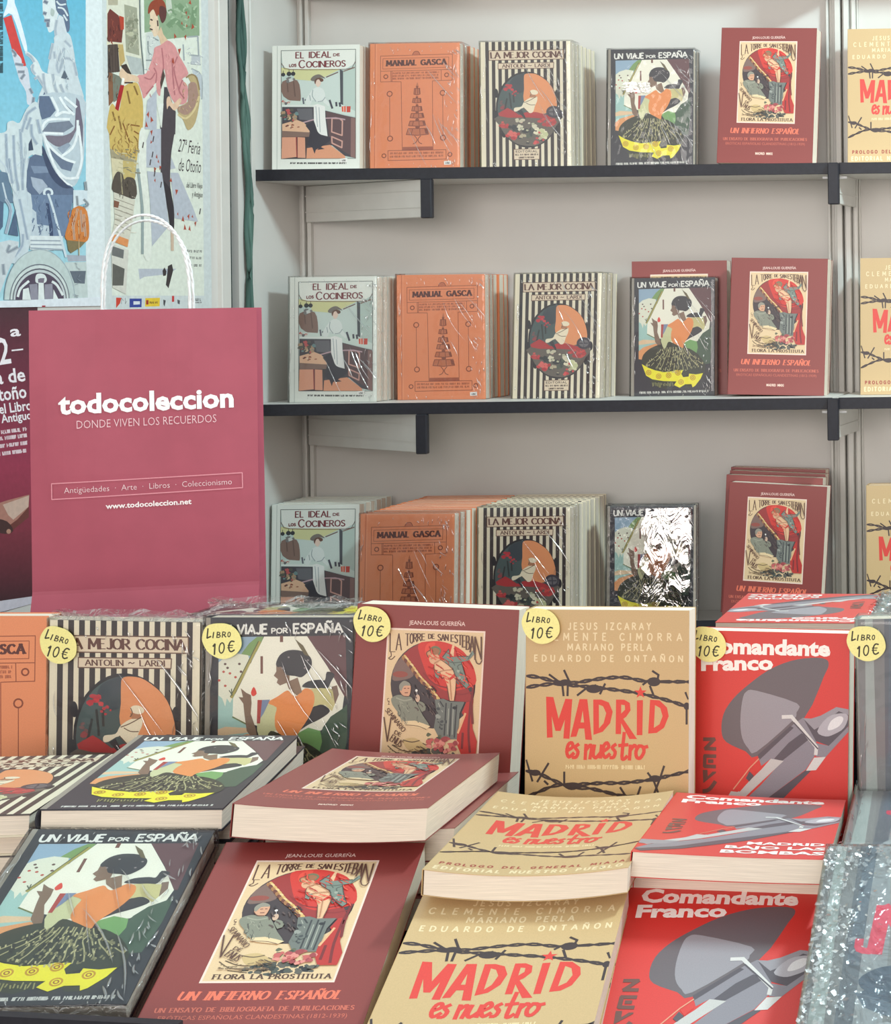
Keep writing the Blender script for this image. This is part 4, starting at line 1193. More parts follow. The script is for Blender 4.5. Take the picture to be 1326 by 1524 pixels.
    P((170, 40, 62), C_, [(508, 1396), (552, 1394), (552, 1432), (508, 1434)])
    P((200, 90, 100), C_, [(940, 1412), (1025, 1410), (1025, 1424), (940, 1426)])
    a.fine((52, 84, 96), (3.2, 108), (3.0, -60), 4.6, 12, 1.5)
    return a, y0, zb


def art_lady_poster():
    a, y0, zb = poster_art(150, 308, -70, 466, (206, 214, 214))
    A, B = shift(7.8, 150, 0), shift(7.8, 150, 180)
    P = lambda c, f, q, sm=None: a.p(c, f(q), (1 if len(q) > 7 else 0) if sm is None else sm)
    L = lambda c, f, q, w: a.l(c, f(q), w / 7.8, len(q) > 2)
    a.p((222, 228, 216), [(157, -60), (298, -60), (303, 440), (166, 440)])
    P((142, 168, 136), A, [(490, -480), (1130, -480), (1140, 415), (900, 440), (760, 455), (660, 350), (500, 380)], 0)
    for q in ([(900, 60), (1000, 160)], [(780, 300), (860, 240), (960, 330)], [(1080, 100), (1060, 300)]):
        L((120, 150, 116), A, q, 60)
    P((196, 204, 190), A, [(750, -100), (800, -60), (820, 150), (760, 130)], 1)
    P((218, 218, 200), A, [(60, -480), (445, -480), (470, 700), (495, 870), (300, 810), (60, 520)])
    P((160, 162, 142), A, [(265, 50), (412, 90), (442, 645), (285, 600)])
    a.blobs([(130, 134, 114), (186, 186, 160), (150, 150, 130)], *A([(350, 330)])[0], 9, 30, 26, 2, 5, 3)
    P((178, 172, 150), A, [(60, -200), (200, -200), (190, 60), (80, 60)])
    P((112, 54, 48), A, [(70, 160), (100, 100), (200, 180), (252, 340), (236, 496), (70, 480)])
    P((180, 66, 46), A, [(205, 180), (262, 200), (262, 340), (225, 350)])
    P((84, 72, 66), A, [(72, 520), (190, 510), (215, 832), (75, 852)])
    P((192, 166, 108), A, [(192, 508), (250, 508), (275, 705), (215, 780)])
    P((60, 50, 46), A, [(225, 760), (290, 740), (350, 860), (280, 880)])
    P((132, 92, 68), A, [(78, 840), (132, 850), (150, 1160), (85, 1235)])
    P((118, 124, 112), A, [(130, 850), (245, 900), (205, 1150), (140, 1190)])
    for x in (95, 125, 160, 185):
        L((64, 54, 50), A, [(x, 520), (x + 8, 840)], 7)
    L((222, 212, 180), A, [(72, 500), (250, 510)], 14)
    P((206, 176, 100), A, [(265, 1000), (400, 955), (452, 1050), (485, 1250), (440, 1560), (90, 1560), (88, 1290), (130, 1200), (200, 1290), (240, 1100)])
    P((206, 178, 104), B, [(78, -20), (462, -20), (412, 462), (100, 330)])
    for q in ([(300, 1060), (330, 1200)], [(380, 1000), (420, 1100)], [(200, 1350), (230, 1500)], [(130, 1300), (160, 1400)]):
        L((140, 108, 56), A, q, 20)
    for q in ([(250, 30), (330, 250)], [(310, 40), (440, 60)], [(380, 120), (430, 150)], [(150, 60), (100, 160)]):
        L((140, 96, 50), B, q, 16)
    P((168, 36, 42), A, [(220, 985), (265, 990), (198, 1290), (158, 1262)])
    P((180, 188, 186), A, [(282, 640), (462, 680), (492, 865), (350, 860)])
    L((108, 118, 118), A, [(440, -480), (450, 300), (475, 660), (495, 860)], 16)
    L((228, 232, 224), A, [(474, -480), (485, 300), (510, 850)], 24)
    P((206, 212, 208), A, [(520, 380), (660, 360), (680, 520), (600, 640), (520, 830)])
    for q in ([(540, 480), (545, 600), (580, 640)], [(600, 440), (660, 470)], [(520, 700), (600, 700)]):
        L((140, 150, 150), A, q, 16)
    for q in ([(1000, 430), (1120, 420)], [(1040, 640), (1150, 650)], [(1040, 740), (1150, 750)], [(1050, 800), (1160, 880), (1165, 1150)], [(1120, 430), (1130, 640)], [(950, 520), (960, 700)]):
        L((160, 168, 172), A, q, 18)
    P((190, 196, 200), A, [(1045, 650), (1150, 660), (1150, 750), (1045, 740)])
    P((190, 198, 204), A, [(1050, 800), (1165, 870), (1165, 1150), (1110, 1040)])
    P((228, 204, 176), A, [(560, 120), (600, 100), (650, 190), (668, 300), (655, 400), (610, 425), (590, 372), (558, 330), (572, 300), (556, 275), (565, 200)])
    P((218, 190, 158), A, [(645, 400), (690, 310), (720, 400), (775, 475), (740, 570), (700, 570), (672, 440)])
    P((146, 66, 44), A, [(545, 165), (548, 75), (600, 5), (700, -5), (745, 60), (752, 180), (715, 200), (705, 270), (665, 170), (640, 190), (600, 108)], 1)
    P((92, 52, 50), A, [(680, 70), (750, 100), (748, 212), (704, 268), (672, 170)], 1)
    for q in ([(570, 225), (590, 235)], [(565, 335), (590, 345)], [(650, 240), (655, 300)]):
        L((70, 50, 50), A, q, 16)
    pk, pk2 = (216, 150, 150), (182, 112, 118)
    P(pk, A, [(615, 555), (690, 520), (770, 470), (850, 530), (900, 640), (1010, 850), (935, 920), (1000, 1000), (985, 1190), (850, 1195), (765, 1010), (730, 800), (695, 900), (682, 1110), (640, 1060), (630, 960), (500, 1140), (470, 1070), (412, 885), (520, 850), (600, 640)])
    for q in ([(700, 560), (720, 780), (690, 900)], [(610, 790), (640, 860), (630, 960)], [(500, 900), (570, 920), (620, 850)], [(820, 680), (830, 900), (850, 1100)], [(880, 660), (840, 800), (900, 1050)], [(600, 1000), (520, 1090)], [(940, 930), (900, 1050), (960, 1140)]):
        L(pk2, A, q, 16)
    P((78, 62, 58), A, [(715, 800), (738, 880), (690, 1040), (680, 960)])
    P((226, 196, 166), A, [(205, 870), (235, 790), (300, 850), (415, 885), (432, 955), (350, 940), (270, 975), (240, 930)], 1)
    P((240, 238, 230), A, [(240, 900), (268, 915), (255, 985), (228, 975)])
    L((60, 44, 44), A, [(270, 960), (360, 960)], 16)
    sk = (74, 68, 74)
    P(sk, A, [(728, 1010), (760, 1010), (800, 1130), (862, 1300), (856, 1560), (693, 1560), (715, 1280)])
    P(sk, B, [(698, -20), (860, -20), (812, 350), (796, 620), (802, 800), (838, 1000), (842, 1250), (800, 1250), (770, 1050), (722, 800), (690, 650), (684, 300)])
    P((52, 48, 54), B, [(690, 650), (802, 790), (836, 1000), (842, 1250), (800, 1250), (770, 1050), (722, 800)])
    P((226, 230, 222), A, [(640, 1210), (720, 1200), (700, 1480), (690, 1480)])
    P((188, 168, 124), A, [(1000, 880), (1045, 862), (1100, 900), (1132, 1000), (1142, 1150), (1090, 1420), (1005, 1512), (950, 1400), (878, 1260), (1000, 1180), (1045, 1000)], 1)
    P((168, 136, 122), A, [(1010, 980), (1090, 960), (1118, 1060), (1120, 1180), (1000, 1330), (900, 1300), (890, 1240), (1000, 1190)], 1)
    L((218, 200, 150), A, [(890, 1330), (980, 1375), (1080, 1270), (1130, 1120)], 22)
    L((150, 128, 90), A, [(985, 900), (1045, 865), (1105, 905), (1135, 1040)], 18)
    P((226, 192, 164), A, [(755, 1150), (790, 1120), (830, 1205), (905, 1140), (925, 1180), (850, 1285), (785, 1225), (760, 1270)], 1)
    sh = (184, 190, 200)
    P(sh, B, [(570, 95), (690, 92), (690, 540), (520, 540), (515, 250)])
    P(sh, B, [(528, 582), (700, 600), (745, 900), (785, 1215), (585, 1455), (560, 900)])
    P(sh, B, [(800, 600), (890, 602), (1060, 1000), (1120, 1170), (850, 1130), (830, 900)])
    P(sh, A, [(530, 1170), (640, 1040), (640, 1500), (500, 1500)])
    P(sh, B, [(810, 420), (860, 550), (800, 560)])
    P((226, 230, 220), B, [(440, 130), (515, 130), (520, 600), (560, 1000), (580, 1560), (490, 1560), (490, 1000), (430, 600)])
    L((150, 164, 164), B, [(422, 560), (470, 1000), (474, 1540)], 30)
    P((164, 154, 126), B, [(98, 320), (408, 460), (392, 650), (110, 430)])
    P((214, 204, 170), B, [(108, 430), (250, 455), (250, 690), (130, 700)])
    P((198, 178, 116), B, [(245, 460), (400, 480), (385, 680), (250, 690)])
    P((86, 78, 70), B, [(130, 690), (180, 590), (240, 610), (260, 680), (300, 650), (390, 690), (388, 905), (140, 830)])
    L((160, 150, 120), B, [(222, 610), (240, 850)], 14)
    P((212, 208, 192), B, [(138, 825), (388, 920), (352, 1210), (310, 1430), (118, 1320), (150, 1150)])
    for k in range(6):
        L((150, 142, 128), B, [(150, 900 + 60 * k), (370 - 8 * k, 980 + 58 * k)], 8)
    P((130, 88, 70), B, [(142, 920), (205, 940), (190, 1010), (140, 1000)])
    P((220, 146, 92), B, [(118, 1305), (312, 1378), (300, 1465), (114, 1392)])
    a.p((212, 210, 200), [(164, 362), (190, 372), (186, 438), (166, 428)])
    a.p((110, 112, 112), [(165, 366), (183, 372), (182, 385), (165, 380)])
    a.p((96, 96, 92), [(166, 392), (184, 400), (182, 425), (166, 425)])
    a.p((184, 190, 200), [(205, 400), (262, 400), (250, 408), (214, 412), (207, 416)])
    a.dabs([(182, 148, 84), (222, 194, 120), (190, 158, 90), (156, 118, 66)], (168, 170, 204, 226), 12, 10, 1.2, (50, 120), 4)
    a.dabs([(140, 134, 110), (196, 188, 152)], (166, 222, 200, 262), 12, 7, 1.8, (-10, 40), 5)
    a.dabs([(60, 54, 48), (110, 100, 86)], (170, 262, 198, 296), 8, 6, 1.2, (60, 120), 6)
    a.dabs([(72, 60, 52), (130, 110, 90), (60, 50, 50)], (160, 68, 176, 140), 6, 9, 1.2, (80, 100), 7)
    a.dabs([(146, 74, 60), (84, 42, 44)], (160, 28, 180, 58), 7, 9, 1.2, (75, 95), 8)
    a.dabs([(168, 192, 160), (120, 150, 116)], (252, 4, 292, 44), 16, 6, 2.6, (0, 180), 9)
    a.dabs([(130, 134, 112), (190, 190, 166)], (186, 10, 204, 74), 10, 6, 1.4, (60, 120), 10)
    a.dabs([(170, 178, 180), (226, 230, 226)], (217, 52, 232, 104), 8, 5, 1.0, (0, 180), 11)
    a.dabs([(168, 176, 182), (228, 232, 230)], (274, 56, 296, 110), 9, 6, 1.1, (0, 180), 12)
    a.dabs([(232, 172, 168), (196, 126, 130)], (222, 78, 268, 140), 7, 8, 1.1, (60, 120), 13)
    a.dabs([(206, 182, 134), (150, 124, 90)], (264, 118, 294, 176), 9, 5, .9, (40, 140), 14)
    a.dabs([(168, 160, 146), (226, 222, 208)], (168, 292, 196, 352), 7, 9, 1.2, (5, 25), 15)
    lv = (172, 74, 54)
    for q in (A([(1030, 30), (985, 150), (1010, 200), (990, 300), (1060, 310), (935, 270), (855, 420), (975, 430), (905, 590), (830, 710), (540, 1330), (580, 1390), (520, 1450)]) +
              B([(580, 130), (575, 245), (640, 415), (660, 470), (620, 560), (680, 540), (620, 690), (805, 690), (870, 820), (885, 1080), (945, 1140), (1010, 1110), (1055, 1110), (970, 1240), (1025, 1250), (1090, 1190)])):
        r = rnd.uniform(2.2, 4.4)
        th = rnd.uniform(0, 3)
        a.p(lv, [(q[0] + r * f * math.cos(th + t) * .6, q[1] + r * f * math.sin(th + t) * 1.3) for f, t in ((1.2, 0), (.5, .8), (1, 1.8), (.55, 2.8), (1.1, 3.9), (.5, 5.1))])
    for q in B([(600, 210), (480, 280), (590, 390), (565, 480), (615, 610), (690, 740), (1145, 1050)]):
        a.l((70, 62, 66), [(q[0] - .6, q[1] + 4), (q[0] + .8, q[1] - 4)], 1.6)
    L((206, 182, 160), B, [(820, 1250), (822, 1500)], 34)
    a.p((58, 52, 54), [(241, 403), (244, 398), (247, 404), (246, 410), (242, 411)])
    a.p((58, 52, 54), [(249, 396), (255, 393), (257, 402), (250, 429), (246, 424), (248, 408)])
    ink = (58, 50, 56)
    a.t(ink, '27ª Feria', B([(888, 355)])[0], B([(1142, 392)])[0], 19, 0)
    a.t(ink, 'de Otoño', B([(893, 578)])[0], B([(1152, 606)])[0], 19, 0)
    a.t((90, 88, 88), 'del Libro Viejo', B([(985, 772)])[0], B([(1170, 784)])[0], 8)
    a.t((90, 88, 88), 'y Antiguo', B([(1050, 878)])[0], B([(1172, 888)])[0], 8)
    for i, (x, y) in enumerate(((274, 375), (280, 385), (277, 396))):
        a.fine((96, 96, 96), (x, y), (299, y + 1), 3.4, 50 + i, .6)
    k = 3.489
    S = shift(k, 0, 430)
    P((206, 70, 54), S, [(600, 45), (628, 46), (620, 75), (600, 100)])
    a.fine((100, 100, 100), S([(628, 78)])[0], S([(655, 78)])[0], 9, 3, .5)
    P((52, 70, 150), S, [(670, 50), (733, 50), (732, 95), (670, 96)])
    P((220, 224, 230), S, [(690, 64), (724, 64), (724, 80), (690, 82)])
    P((230, 196, 60), S, [(752, 48), (828, 46), (826, 90), (750, 92)])
    P((160, 50, 40), S, [(756, 58), (768, 58), (768, 80), (756, 82)])
    a.fine((110, 80, 40), S([(775, 76)])[0], S([(815, 76)])[0], 3, 8, .6)
    P((196, 60, 60), S, [(890, 36), (902, 36), (902, 66), (890, 68)])
    P((70, 70, 76), S, [(845, 55), (858, 60), (852, 92), (846, 80)])
    P((90, 90, 96), S, [(918, 55), (932, 60), (930, 80), (920, 76)])
    P((40, 40, 44), S, [(986, 46), (1000, 52), (990, 62)])
    a.fine((70, 70, 74), S([(1002, 62)])[0], S([(1044, 62)])[0], 3.6, 18, .7)
    a.fine((130, 130, 130), S([(1004, 74)])[0], S([(1044, 74)])[0], 2, 19, .5)
    return a, y0, zb


def art_dark_poster():
    a, y0, zb = poster_art(-70, 55, 458, 914, (78, 46, 54))
    k = 3.209
    S = shift(k, 0, 455)
    a.p((78, 50, 58), [(-66, 462), (52, 459), (52, 560), (-66, 560)], grad=(112, 50, 68))
    a.p((112, 50, 68), [(-66, 560), (52, 560), (52, 690), (-66, 700)], grad=(158, 60, 84))
    a.p((158, 60, 84), [(-66, 700), (52, 690), (52, 790), (-66, 800)], grad=(128, 54, 68))
    a.p((128, 54, 68), [(-66, 800), (52, 790), (52, 890), (-66, 905)], grad=(62, 40, 46))
    w = (244, 236, 240)
    a.t(w, '32', S([(-62, 290)])[0], S([(52, 272)])[0], 38, .015)
    a.t(w, 'ª', S([(52, 198)])[0], S([(102, 193)])[0], 26, .01)
    a.l(w, S([(54, 214), (106, 208)]), 2.2)
    a.t(w, 'Feria de', S([(-150, 392)])[0], S([(120, 358)])[0], 20, .02)
    a.t(w, 'Otoño', S([(-62, 462)])[0], S([(126, 438)])[0], 19, .02)
    a.t(w, 'del Libro', S([(-30, 520)])[0], S([(150, 496)])[0], 14, .02)
    a.t(w, 'Antiguo', S([(5, 560)])[0], S([(150, 540)])[0], 12, .02)
    for i, (x, y) in enumerate(((5, 612), (-40, 648), (-40, 684), (-50, 722))):
        a.fine((230, 206, 212), S([(x, y)])[0], S([(128, y - (128 - x) * .13)])[0], 5.0, 60 + i, 1.3)
    a.p((176, 124, 110), S([(-60, 960), (30, 930), (136, 902), (134, 970), (80, 1030), (40, 1060), (-60, 1010)]))
    a.p((206, 176, 160), S([(10, 950), (136, 906), (132, 960), (60, 1022), (36, 1000)]))
    a.p((112, 62, 58), S([(40, 1050), (80, 1020), (134, 960), (134, 1010), (60, 1070)]))
    a.p((74, 50, 50), S([(-30, 1020), (30, 1030), (60, 1075), (20, 1090), (-30, 1070)]), 1)
    a.e((186, 140, 120), *S([(38, 1078)])[0], 3.4, 3.6)
    a.p((206, 200, 210), S([(-210, 1440), (150, 1388), (150, 1440), (-210, 1520)]))
    a.fine((90, 80, 96), S([(-30, 1480)])[0], S([(132, 1452)])[0], 3.6, 77, 1.0)
    return a, y0, zb


# ------------------------------------------------------------------ the stall: walls, posts, floor, shelves
YB = 3.01                                     # back wall


def simple(name, x0, y0, z0, x1, y1, z1, m, bev=0.0, **kw):
    """a box whose origin is the middle of its underside"""
    bm = new_bm()
    cx, cy = (x0 + x1) / 2, (y0 + y1) / 2
    box(bm, x0 - cx, y0 - cy, 0, x1 - cx, y1 - cy, z1 - z0, bev)
    par = kw.pop('parent', None)
    o = link(name, done(bm, name, m), par, (cx, cy, z0), **kw)
    return o


simple('floor', -4, -3, -0.1, 3, 4, 0, FLOORM, kind='structure')
simple('wall_back', XW - .04, YB, 0, 0.9, YB + .04, 2.75, LAMINATE, kind='structure')
simple('wall_left', XW - .04, 1.2, 0, XW, 2.735, 2.75, LAMINATE, kind='structure')
simple('wall_left', XW - .04, 2.80, 0, XW, YB, 2.75, LAMINATE, kind='structure')


def post(name, px, Y, z0, z1, prof, rot=0):
    """extruded white profile: prof is a list of (offset, half width, depth) ribs"""
    x = (px - PPX) * Y / F
    bm = new_bm()
    for off, hw, dp in prof:
        box(bm, off - hw, -dp, 0, off + hw, 0.0, z1 - z0, .0008)
    o = link(name, done(bm, name, ALU), None, (x, Y, z0), (0, 0, rot), kind='structure')
    return o


rib = [(-.026, .0022, .016), (-.021, .003, .006), (-.0145, .0035, .010), (-.006, .005, .024), (.0035, .0028, .012), (.010, .0045, .026), (.017, .002, .010), (.022, .0035, .016), (.0275, .0015, .006)]
post('trim_1', 1259, YB, 0, 2.75, rib)
post('trim_2', 456, YB, 0, 2.75, [(-.0125, .0022, .016), (-.006, .0045, .006), (.0008, .0025, .012), (.0055, .0018, .003), (.011, .0035, .010)])
# post where the two side panels meet, with the gap beside it
simple('trim_3', XW - .03, 2.735, 0, XW + .008, 2.762, 2.75, ALU, .001, kind='structure')
simple('trim_4', XW - .03, 2.838, 0, XW + .004, 2.85, 2.75, ALU, .001, kind='structure')
simple('trim_5', XW - .03, 2.762, 0, XW - .012, 2.80, 2.75, DKGREEN, kind='structure')


def strap(name, pts, w, m, label):
    bm = new_bm()
    n = len(pts)
    P = [Vector(p) for p in catmull([tuple(p) for p in pts], False, 6)]
    for k in range(3):
        q = [p + Vector((.002 * math.sin(i * .7 + k * 2), (k - 1) * w * .36 + .0015 * math.sin(i * .9 + k), 0)) for i, p in enumerate(P)]
        tube(bm, q, [w * .28] * len(q), 8)
    base = P[-1]
    for v in bm.verts:
        v.co -= base
    return link(name, done(bm, name, m, smooth=True), None, base, label=label, cat='strap')


strap('canvas_strap', [on_wall(x, y, XW + .006) for x, y in ((355, -60), (359, 60), (363, 150), (368, 230), (371, 320), (371, 420), (374, 600), (380, 780), (386, 905), (388, 960))], .014, GREEN, 'green folded canvas strap hanging down the side wall beside the white post')

SH = [(1.5 + .225, 2.85), (1.5 - .18, 2.82), (1.5 - .578, 2.68)]     # top surface height and front edge of the three shelves
XS = -0.531


def bracket(parent, x0, y0, x1, y1, ztop, h, cap=True):
    """steel arm from the shelf front (x0,y0) back to the post (x1,y1)"""
    d = Vector((x1 - x0, y1 - y0, 0))
    L = d.length
    bm = new_bm()
    box(bm, 0, -.004, -h, L, .004, 0, .001)
    box(bm, 0, -.0055, -h * .30, L, .0055, -h * .27)
    box(bm, 0, -.0055, -h * .74, L, .0055, -h * .71)
    rz = math.atan2(d.y, d.x)
    b = link('bracket', done(bm, 'bracket', ALU), parent, (x0, y0, ztop), (0, 0, rz))
    if cap:
        bm = new_bm()
        box(bm, -.0095, -.010, -h - .002, .0095, .002, .0, .0015)
        c = link('end_cap', done(bm, 'end_cap', EDGE), b, (0, 0, 0), (0, 0, -rz))
    return b


def shelf(x0, x1, zt, yf, label, right_br, left_br):
    root = link('wall_shelf', None, None, ((x0 + x1) / 2, YB, zt - .019), label=label, cat='shelf', group='white shelves with black front edges')
    ox, oy, oz = root.location
    bm = new_bm()
    box(bm, x0 - ox, yf + .002 - oy, 0, x1 - ox, -.001, .019, .0006)
    link('shelf_board', done(bm, 'shelf_board', LAMINATE), root)
    bm = new_bm()
    box(bm, x0 - ox, yf - oy, -.0006, x1 - ox, yf + .002 - oy, .0192, .0006)
    link('edge_strip', done(bm, 'edge_strip', EDGE), root)
    if left_br:
        bracket(root, -1.236 - ox, yf + .004 - oy, XW + .018 - ox, -.012, -.0005, .066)
    if right_br:
        b = bracket(root, x1 + .002 - ox, yf - .001 - oy, x1 - ox + .012, -.03, .0185, .07)
        bm = new_bm()
        tube(bm, [(x1 - ox - .02, yf + .012 - oy, -.006), (x1 - ox + .022, yf + .012 - oy, -.006)], .0022, 8)
        link('support_pin', done(bm, 'support_pin', CORD), root)
    return root


names = ['top shelf', 'middle shelf', 'lowest shelf']
ords = ['upper', 'middle', 'lower']
for i, (zt, yf) in enumerate(SH):
    shelf(XW + .001, XS - .002, zt, yf, 'white wall shelf with black front edge, %s one, left bay' % ords[i], True, i < 2)
    shelf(XS + .008, 0.62, zt, yf, 'white wall shelf with black front edge, %s one, right bay behind the post' % ords[i], False, False)
# one more shelf above the picture; its bracket shows at the top left
shelf(XW + .001, XS - .002, 1.5 + .632, 2.85, 'white wall shelf just above the picture, its bracket showing', True, True)
shelf(XS + .008, 0.62, 1.5 + .632, 2.85, 'white wall shelf just above the picture in the right bay', False, False)

# ------------------------------------------------------------------ books
DES = {
    'ideal': dict(art=art_ideal, w=.155, h=.218, t=.020, hard=1, col=(226, 230, 222), pages=PAGES, m='card', lab='white kitchen-scene cookbook'),
    'gasca': dict(art=art_gasca, w=.157, h=.22, t=.0205, hard=1, col=(228, 138, 96), pages=PAGES, m='card', lab='orange cookbook'),
    'cocina': dict(art=art_cocina, w=.157, h=.22, t=.0205, hard=1, side=(70, 60, 58), col=(232, 222, 196), pages=PAGES, m='card', lab='striped cookbook with oval picture'),
    'viaje': dict(art=art_viaje, w=.15, h=.21, t=.021, hard=1, col=(50, 50, 58), pages=PAGES, m='card', lab='black book with a dancer'),
    'infierno': dict(art=art_infierno, w=.17, h=.24, t=.030, hard=0, col=(138, 56, 52), pages=PAGES, m='card', lab='dark red paperback'),
    'madrid': dict(art=art_madrid, w=.17, h=.24, t=.022, hard=0, col=(202, 170, 122), pages=PAGES, m='card', lab='tan barbed-wire paperback'),
    'comandante': dict(art=art_comandante, w=.17, h=.24, t=.022, hard=0, col=(214, 54, 47), pages=PAGES, m='card', lab='bright red aeroplane paperback'),
    'grey': dict(art=art_grey, w=.17, h=.24, t=.024, hard=1, col=(176, 184, 176), pages=PAGES, m='card', lab='grey film-wrapped book'),
}
ARTS, MESH = {}, {}


def slab(bm, x0, x1, y0, y1, z0, z1, warp, w, h, n=12):
    if not warp:
        box(bm, x0, y0, z0, x1, y1, z1)
        return
    rows = []
    for i in range(n + 1):
        x = x0 + (x1 - x0) * i / n
        z = warp(x / w, .5)
        rows.append([bm.verts.new((x, y, zz + z)) for y, zz in ((y0, z0), (y1, z0), (y1, z1), (y0, z1))])
    for a, b in zip(rows[:-1], rows[1:]):
        for k in range(4):
            bm.faces.new((a[k], a[(k + 1) % 4], b[(k + 1) % 4], b[k]))
    bm.faces.new(rows[0])
    bm.faces.new(rows[-1])


def book_meshes(key, sag=0.0, wrap=None):
    d = DES[key]
    k = (key, sag)
    w, h, t = d['w'], d['h'], d['t']
    warp = (lambda x, y: -sag * (1 - (2 * x - 1) ** 2)) if sag else None
    if k not in MESH:
        if key not in ARTS:
            ARTS[key] = d['art']()
        ct = .0016 if d['hard'] else .0005
        M = {'front_cover': ARTS[key].mesh('front_cover', ct, PRINT, warp, board=d.get('side', d['col']))}
        cm = mat('cover_' + key, d['col'], .45, .04, 80, .35)
        bm = new_bm()
        slab(bm, 0, w, 0, h, -t, -t + ct, warp, w, h)
        M['back_cover'] = done(bm, 'back_cover', cm)
        bm = new_bm()
        if d['hard']:
            n = 8
            prof = [(-.0035 * math.sin(math.pi * i / n) ** .6, -t * i / n) for i in range(n + 1)]
            ins = [(x + .0016, z * .9 - t * .05) for x, z in prof]
            loops = []
            for y in (0, h):
                loops.append(([bm.verts.new((x, y, z)) for x, z in prof], [bm.verts.new((x, y, z)) for x, z in ins]))
            (a, ai), (b, bi) = loops
            for i in range(n):
                bm.faces.new((a[i], a[i + 1], b[i + 1], b[i]))
                bm.faces.new((ai[i], ai[i + 1], bi[i + 1], bi[i]))
                bm.faces.new((a[i], a[i + 1], ai[i + 1], ai[i]))
                bm.faces.new((b[i], b[i + 1], bi[i + 1], bi[i]))
        else:
            box(bm, -.0005, 0, -t, .0002, h, 0)
        sp = done(bm, 'spine', cm)
        if d['hard']:
            for p in sp.polygons:
                p.use_smooth = True
        M['spine'] = sp
        bm = new_bm()
        e = .0009 if d['hard'] else .0006
        slab(bm, .0012, w - e, e, h - e, -t + ct + .0001, -ct - .0001, warp, w, h)
        M['page_block'] = done(bm, 'page_block', d['pages'])
        MESH[k] = M
    M = dict(MESH[k])
    if wrap:
        kk = (key, sag, wrap)
        if kk not in MESH:
            g = .0022
            bm = new_bm()
            nx, ny = (30, 42)
            rr = random.Random(len(MESH))
            # front sheet of film with shallow crumples, plus its sides
            grid = []
            amp = {'clear_cellophane': .0005, 'flat_cellophane': .0003, 'crumpled_cellophane': .0012}[wrap]
            for j in range(ny + 1):
                row = []
                for i in range(nx + 1):
                    x = -.003 + (w + .0055) * i / nx
                    y = -g + (h + 2 * g) * j / ny
                    edge = min(i, nx - i, j, ny - j) == 0
                    z = (g * .35 if edge else g) + (0 if edge else rr.uniform(-amp, amp))
                    if warp:
                        z += warp(min(max(x / w, 0), 1), 0)
                    row.append(bm.verts.new((x, y, z)))
                grid.append(row)
            for j in range(ny):
                for i in range(nx):
                    bm.faces.new((grid[j][i], grid[j][i + 1], grid[j + 1][i + 1], grid[j + 1][i]))
            ring = grid[0][:] + [grid[j][nx] for j in range(1, ny + 1)] + grid[ny][nx - 1::-1] + [grid[j][0] for j in range(ny - 1, 0, -1)]
            low = [bm.verts.new((v.co.x, v.co.y, -t - .001)) for v in ring]
            for i in range(len(ring)):
                bm.faces.new((ring[i], ring[(i + 1) % len(ring)], low[(i + 1) % len(ring)], low[i]))
            me = done(bm, 'plastic_wrap', MATS[wrap], MATS['creased_cellophane_rim'])
            for p in me.polygons:
                p.use_smooth = True
                if len(p.vertices) == 4 and abs(p.normal.z) < .35:
                    p.material_index = 1
            MESH[kk] = me
        M['plastic_wrap'] = MESH[kk]
    return M


CREASES = {}


